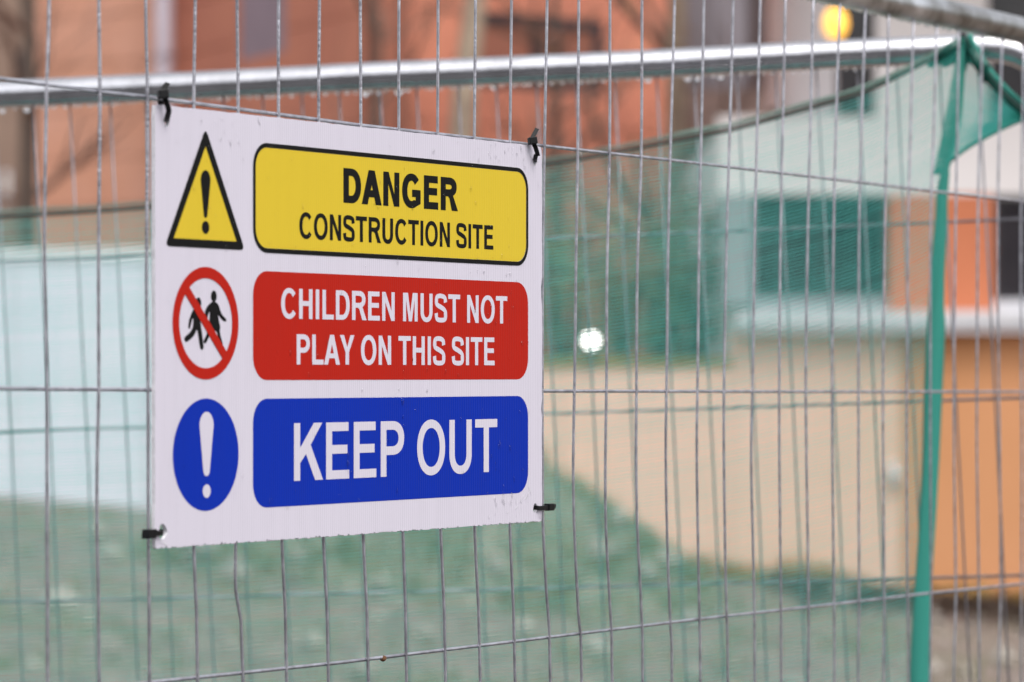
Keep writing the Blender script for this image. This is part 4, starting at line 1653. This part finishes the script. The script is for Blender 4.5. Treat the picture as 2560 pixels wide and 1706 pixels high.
# blue disc
bd = poly_mesh('mandatory_disc', [[circle(-.5494, 1.4254, .0516, 72)]], M['sign_blue'], sign, L1)
poly_mesh('exclamation_mark', [[exclaim(-.5490, 1.4648, 1.4056, .0110, .0052, .0125)], [circle(-.5488, 1.3919, .0062, 24)]], M['sign_print_white'], bd, L2)
# prohibition ring with two running figures
RC, RH = -.5499, 1.5461
ring = poly_mesh('prohibition_ring', [[circle(RC, RH, .0517, 72), circle(RC, RH, .0413, 72)]], M['sign_red'], sign, L2)
hw_ = .0046
c45 = math.sqrt(.5)
bar = []
for sgn in (1, -1):
    for t in (-1, 1):
        L_ = math.sqrt(.0418 ** 2 - hw_ ** 2) * t * sgn
        bar.append((RC + c45 * L_ + c45 * hw_ * sgn, RH - c45 * L_ + c45 * hw_ * sgn))
poly_mesh('slash_bar', [[bar]], M['sign_red'], ring, L3)


def zp(pts):
    return [FRONT.hit(312.5 + px_ / 4.267, 588.2 + py_ / 4.267) for px_, py_ in pts]


def soft(pts, n=2):
    for _ in range(n):
        o_ = []
        for p, q in zip(pts, pts[1:] + pts[:1]):
            o_ += [(p[0] * .75 + q[0] * .25, p[1] * .75 + q[1] * .25), (p[0] * .25 + q[0] * .75, p[1] * .25 + q[1] * .75)]
        pts = o_
    return pts


girl = [(748, 448), (722, 468), (690, 505), (674, 545), (676, 585), (690, 640), (706, 668), (700, 640), (703, 590), (722, 535), (722, 600),
        (708, 690), (700, 735), (684, 790), (656, 840), (676, 868), (704, 822), (722, 775), (745, 735), (788, 735), (800, 790), (832, 862), (856, 890), (842, 830), (824, 770),
        (820, 722), (828, 706), (812, 640), (803, 572), (818, 602), (856, 642), (882, 646), (888, 622), (846, 582), (828, 545), (816, 500), (800, 468), (776, 450)]
boy = [(600, 510), (570, 515), (552, 540), (532, 590), (516, 640), (510, 700), (516, 718), (528, 714), (540, 664), (556, 600), (562, 640), (556, 700), (530, 752), (482, 790), (470, 812), (482, 846), (498, 846),
       (560, 796), (586, 745), (597, 715), (608, 780), (622, 880), (630, 914), (645, 924), (660, 912), (662, 880), (652, 800), (640, 710), (628, 640), (632, 580), (640, 530), (625, 512)]
for nm, hd, bd_ in (('running_child', (762, 397, 29, 57), girl), ('running_child', (611, 464, 28, 57), boy)):
    hc = [(hd[0] + hd[2] * math.cos(2 * math.pi * k / 28), hd[1] + hd[3] * math.sin(2 * math.pi * k / 28)) for k in range(28)]
    neck_y = hd[1] + hd[3]
    poly_mesh(nm, [[zp(hc)], [zp(soft(bd_))]], M['sign_black'], ring, L1 if nm else L1)

# --- pale scratches scuffed into the corner below the blue panel
mb = MB()
rng = random.Random(4)
for (x0, y0, x1, y1) in ((1212, 1112, 1222, 1140), (1190, 1158, 1210, 1128), (1180, 1172, 1192, 1160), (1203, 1150, 1214, 1138), (1162, 1180, 1170, 1176), (1218, 1120, 1208, 1150), (372, 1245, 384, 1254), (366, 1238, 372, 1250)):
    p, q = FRONT.hit(x0, y0), FRONT.hit(x1, y1)
    d = Vector((q[0] - p[0], q[1] - p[1])).normalized()
    n_ = Vector((-d.y, d.x)) * rng.uniform(0.0004, 0.0008)
    m_ = ((p[0] + q[0]) / 2 + n_.x, (p[1] + q[1]) / 2 + n_.y)
    mb.add([sl(p[0], p[1], L3), sl(m_[0] - 2 * n_.x, m_[1] - 2 * n_.y, L3), sl(q[0], q[1], L3), sl(m_[0], m_[1], L3)], [(0, 1, 2, 3)])
mb.build('scuffs', M['sign_edge'], board)

# --- raindrops on the face of the sign
mb = MB()
rng = random.Random(31)


def bead(s, h, r, el, y0):
    nj, nk = 3, 8
    base = len(mb.v)
    for j in range(nj + 1):
        t = math.pi / 2 * j / nj
        rr = r * math.cos(t)
        for k in range(nk):
            an = 2 * math.pi * k / nk
            mb.v.append(sl(s + rr * math.cos(an), h + rr * el * math.sin(an) - (0.2 * r * (el - 1) * (1 if math.sin(an) < 0 else 0)), y0 - r * 0.55 * math.sin(t)))
    for j in range(nj):
        for k in range(nk):
            a, b = base + j * nk + k, base + j * nk + (k + 1) % nk
            mb.f.append((a, b, b + nk, a + nk))


clusters = [(FRONT.hit(1150, 350), .05, .012, 40), (FRONT.hit(500, 285), .05, .018, 40), (FRONT.hit(1180, 1100), .025, .03, 14), (FRONT.hit(1150, 690), .03, .03, 14), (FRONT.hit(1190, 1160), .03, .012, 16)]
spots = []
for c_, ds, dh, n_ in clusters:
    for _ in range(n_):
        spots.append((c_[0] + rng.gauss(0, ds), c_[1] + rng.gauss(0, dh)))
for _ in range(170):
    spots.append((rng.uniform(S0 + .01, S1 - .01), rng.uniform(HB + .01, HT - .008)))
for s, h in spots:
    if not (S0 + .004 < s < S1 - .004 and HB + .004 < h < HT - .003):
        continue
    r = rng.uniform(0.0005, 0.0013) * (1.6 if rng.random() < 0.12 else 1)
    bead(s, h, r, rng.choice((1, 1, 1.2, 1.7, 2.4)), L3)
tag(mb.build('rain_spots', M['water'], smooth=True, matrix=sign.matrix_world.copy() if False else FRONT.matrix(SC, HB)),
    'tiny raindrops clinging to the face of the warning sign', 'raindrops', kind='stuff')

# ------------------------------------------------------------------ cable ties
def cable_tie(label, strap, head, hax, tail, width=0.0036, side=(1, 0, 0), tailside=None):
    root = empty('cable_tie', FRONT.matrix())
    tag(root, label, 'cable tie', 'black cable ties holding the sign')
    mb = MB()
    mb.ribbon(catmull(strap, 4), width, 0.0011, side)
    bevel(mb.build('strap', M['black_plastic'], root, smooth=False), 0.0003, 1)
    mb = MB()
    mb.obox(head, *hax)
    bevel(mb.build('lock_head', M['black_plastic'], root), 0.0007, 2)
    if tail:
        mb = MB()
        mb.ribbon(tail, width * 0.95, 0.0012, tailside or side)
        mb.build('tail', M['black_plastic'], root)
    return root


def fp(x, y, off):
    a, b = FRONT.hit(x, y, off)
    return Vector((a, off, b))


def top_tie(label, hx, hy, hole, tip, k):
    # hx, hy head centre; strap bows out in front of the sheet to the hole; loops behind the wire
    head = fp(hx, hy, -0.006)
    rotx = Vector((0.78, -0.62, 0.10)).normalized()
    rotz = Vector((0.16, 0.0, 1)).normalized()
    roty = rotz.cross(rotx).normalized()
    rotz = rotx.cross(roty).normalized()
    h = 0.0040 * k
    strap = [head + Vector((0.001, -0.0005, -0.002)), fp(hx + 8 * k, hy + 18 * k, -0.0075), fp(hx + 13 * k, hy + 36 * k, -0.0085), fp(hole[0] + 3, hole[1] - 16 * k, -0.006), fp(hole[0], hole[1] - 2, -0.0005), fp(hole[0], hole[1], 0.006),
             fp(hole[0] - 4, hole[1] - 12 * k, 0.0125), fp(hx - 6 * k, hy + 16 * k, 0.0150), fp(hx - 3 * k, hy + 4 * k, 0.0130), head + Vector((-0.001, 0.002, 0.001))]
    cable_tie(label, strap, head, (rotx * 0.0046 * k, roty * 0.0042 * k, rotz * h),
              [head + rotz * h * 0.8, fp(tip[0], tip[1], -0.008)], width=0.0050 * k, side=(0.51, -0.86, 0))


top_tie('black cable tie with upright tail at the triangle corner of the sign', 374.5, 217.5, (383, 279), (386, 192), 1.0)
top_tie('black cable tie with upright tail above the end of the yellow panel', 1223.5, 324, (1229, 371), (1234.5, 296), 0.95)
# small return loop behind the board at the first tie
# lower ties run sideways round the nearest upright wire
hs, hh = HOLES[2]
ws = FRONT.hit(340, 1225, V_OFF)[0]
cable_tie('black cable tie round the upright wire below the blue disc',
          [(hs - .0005, 0.005, hh), (hs - .001, -0.0012, hh - .0004), (hs - .008, -0.0026, hh - .0009), (ws - .004, -0.0028, hh - .0012)],
          (ws - .0070, -0.0010, hh - .0012), ((.0062, 0, 0), (0, .0040, 0), (0.0006, 0, .0042)), None, width=0.0050, side=(0, 0, 1))
hs, hh = HOLES[3]
ws = FRONT.hit(1247, 1166, V_OFF)[0]
cable_tie('black cable tie with sideways tail at the corner past KEEP OUT',
          [(hs, 0.005, hh + .0006), (hs + .0003, -0.0012, hh + .0004), (hs + .006, -0.0024, hh - .0002), (ws - .002, -0.0022, hh)],
          (ws + .0035, -0.0005, hh + .0002), ((.0058, 0, 0), (0, .0034, 0), (0, 0, .0038)),
          [(ws + .006, -0.0006, hh + .0003), (ws + .0225, 0.003, hh + .0006)], width=0.0048, side=(0, 0, 1))

bpy.context.view_layer.update()
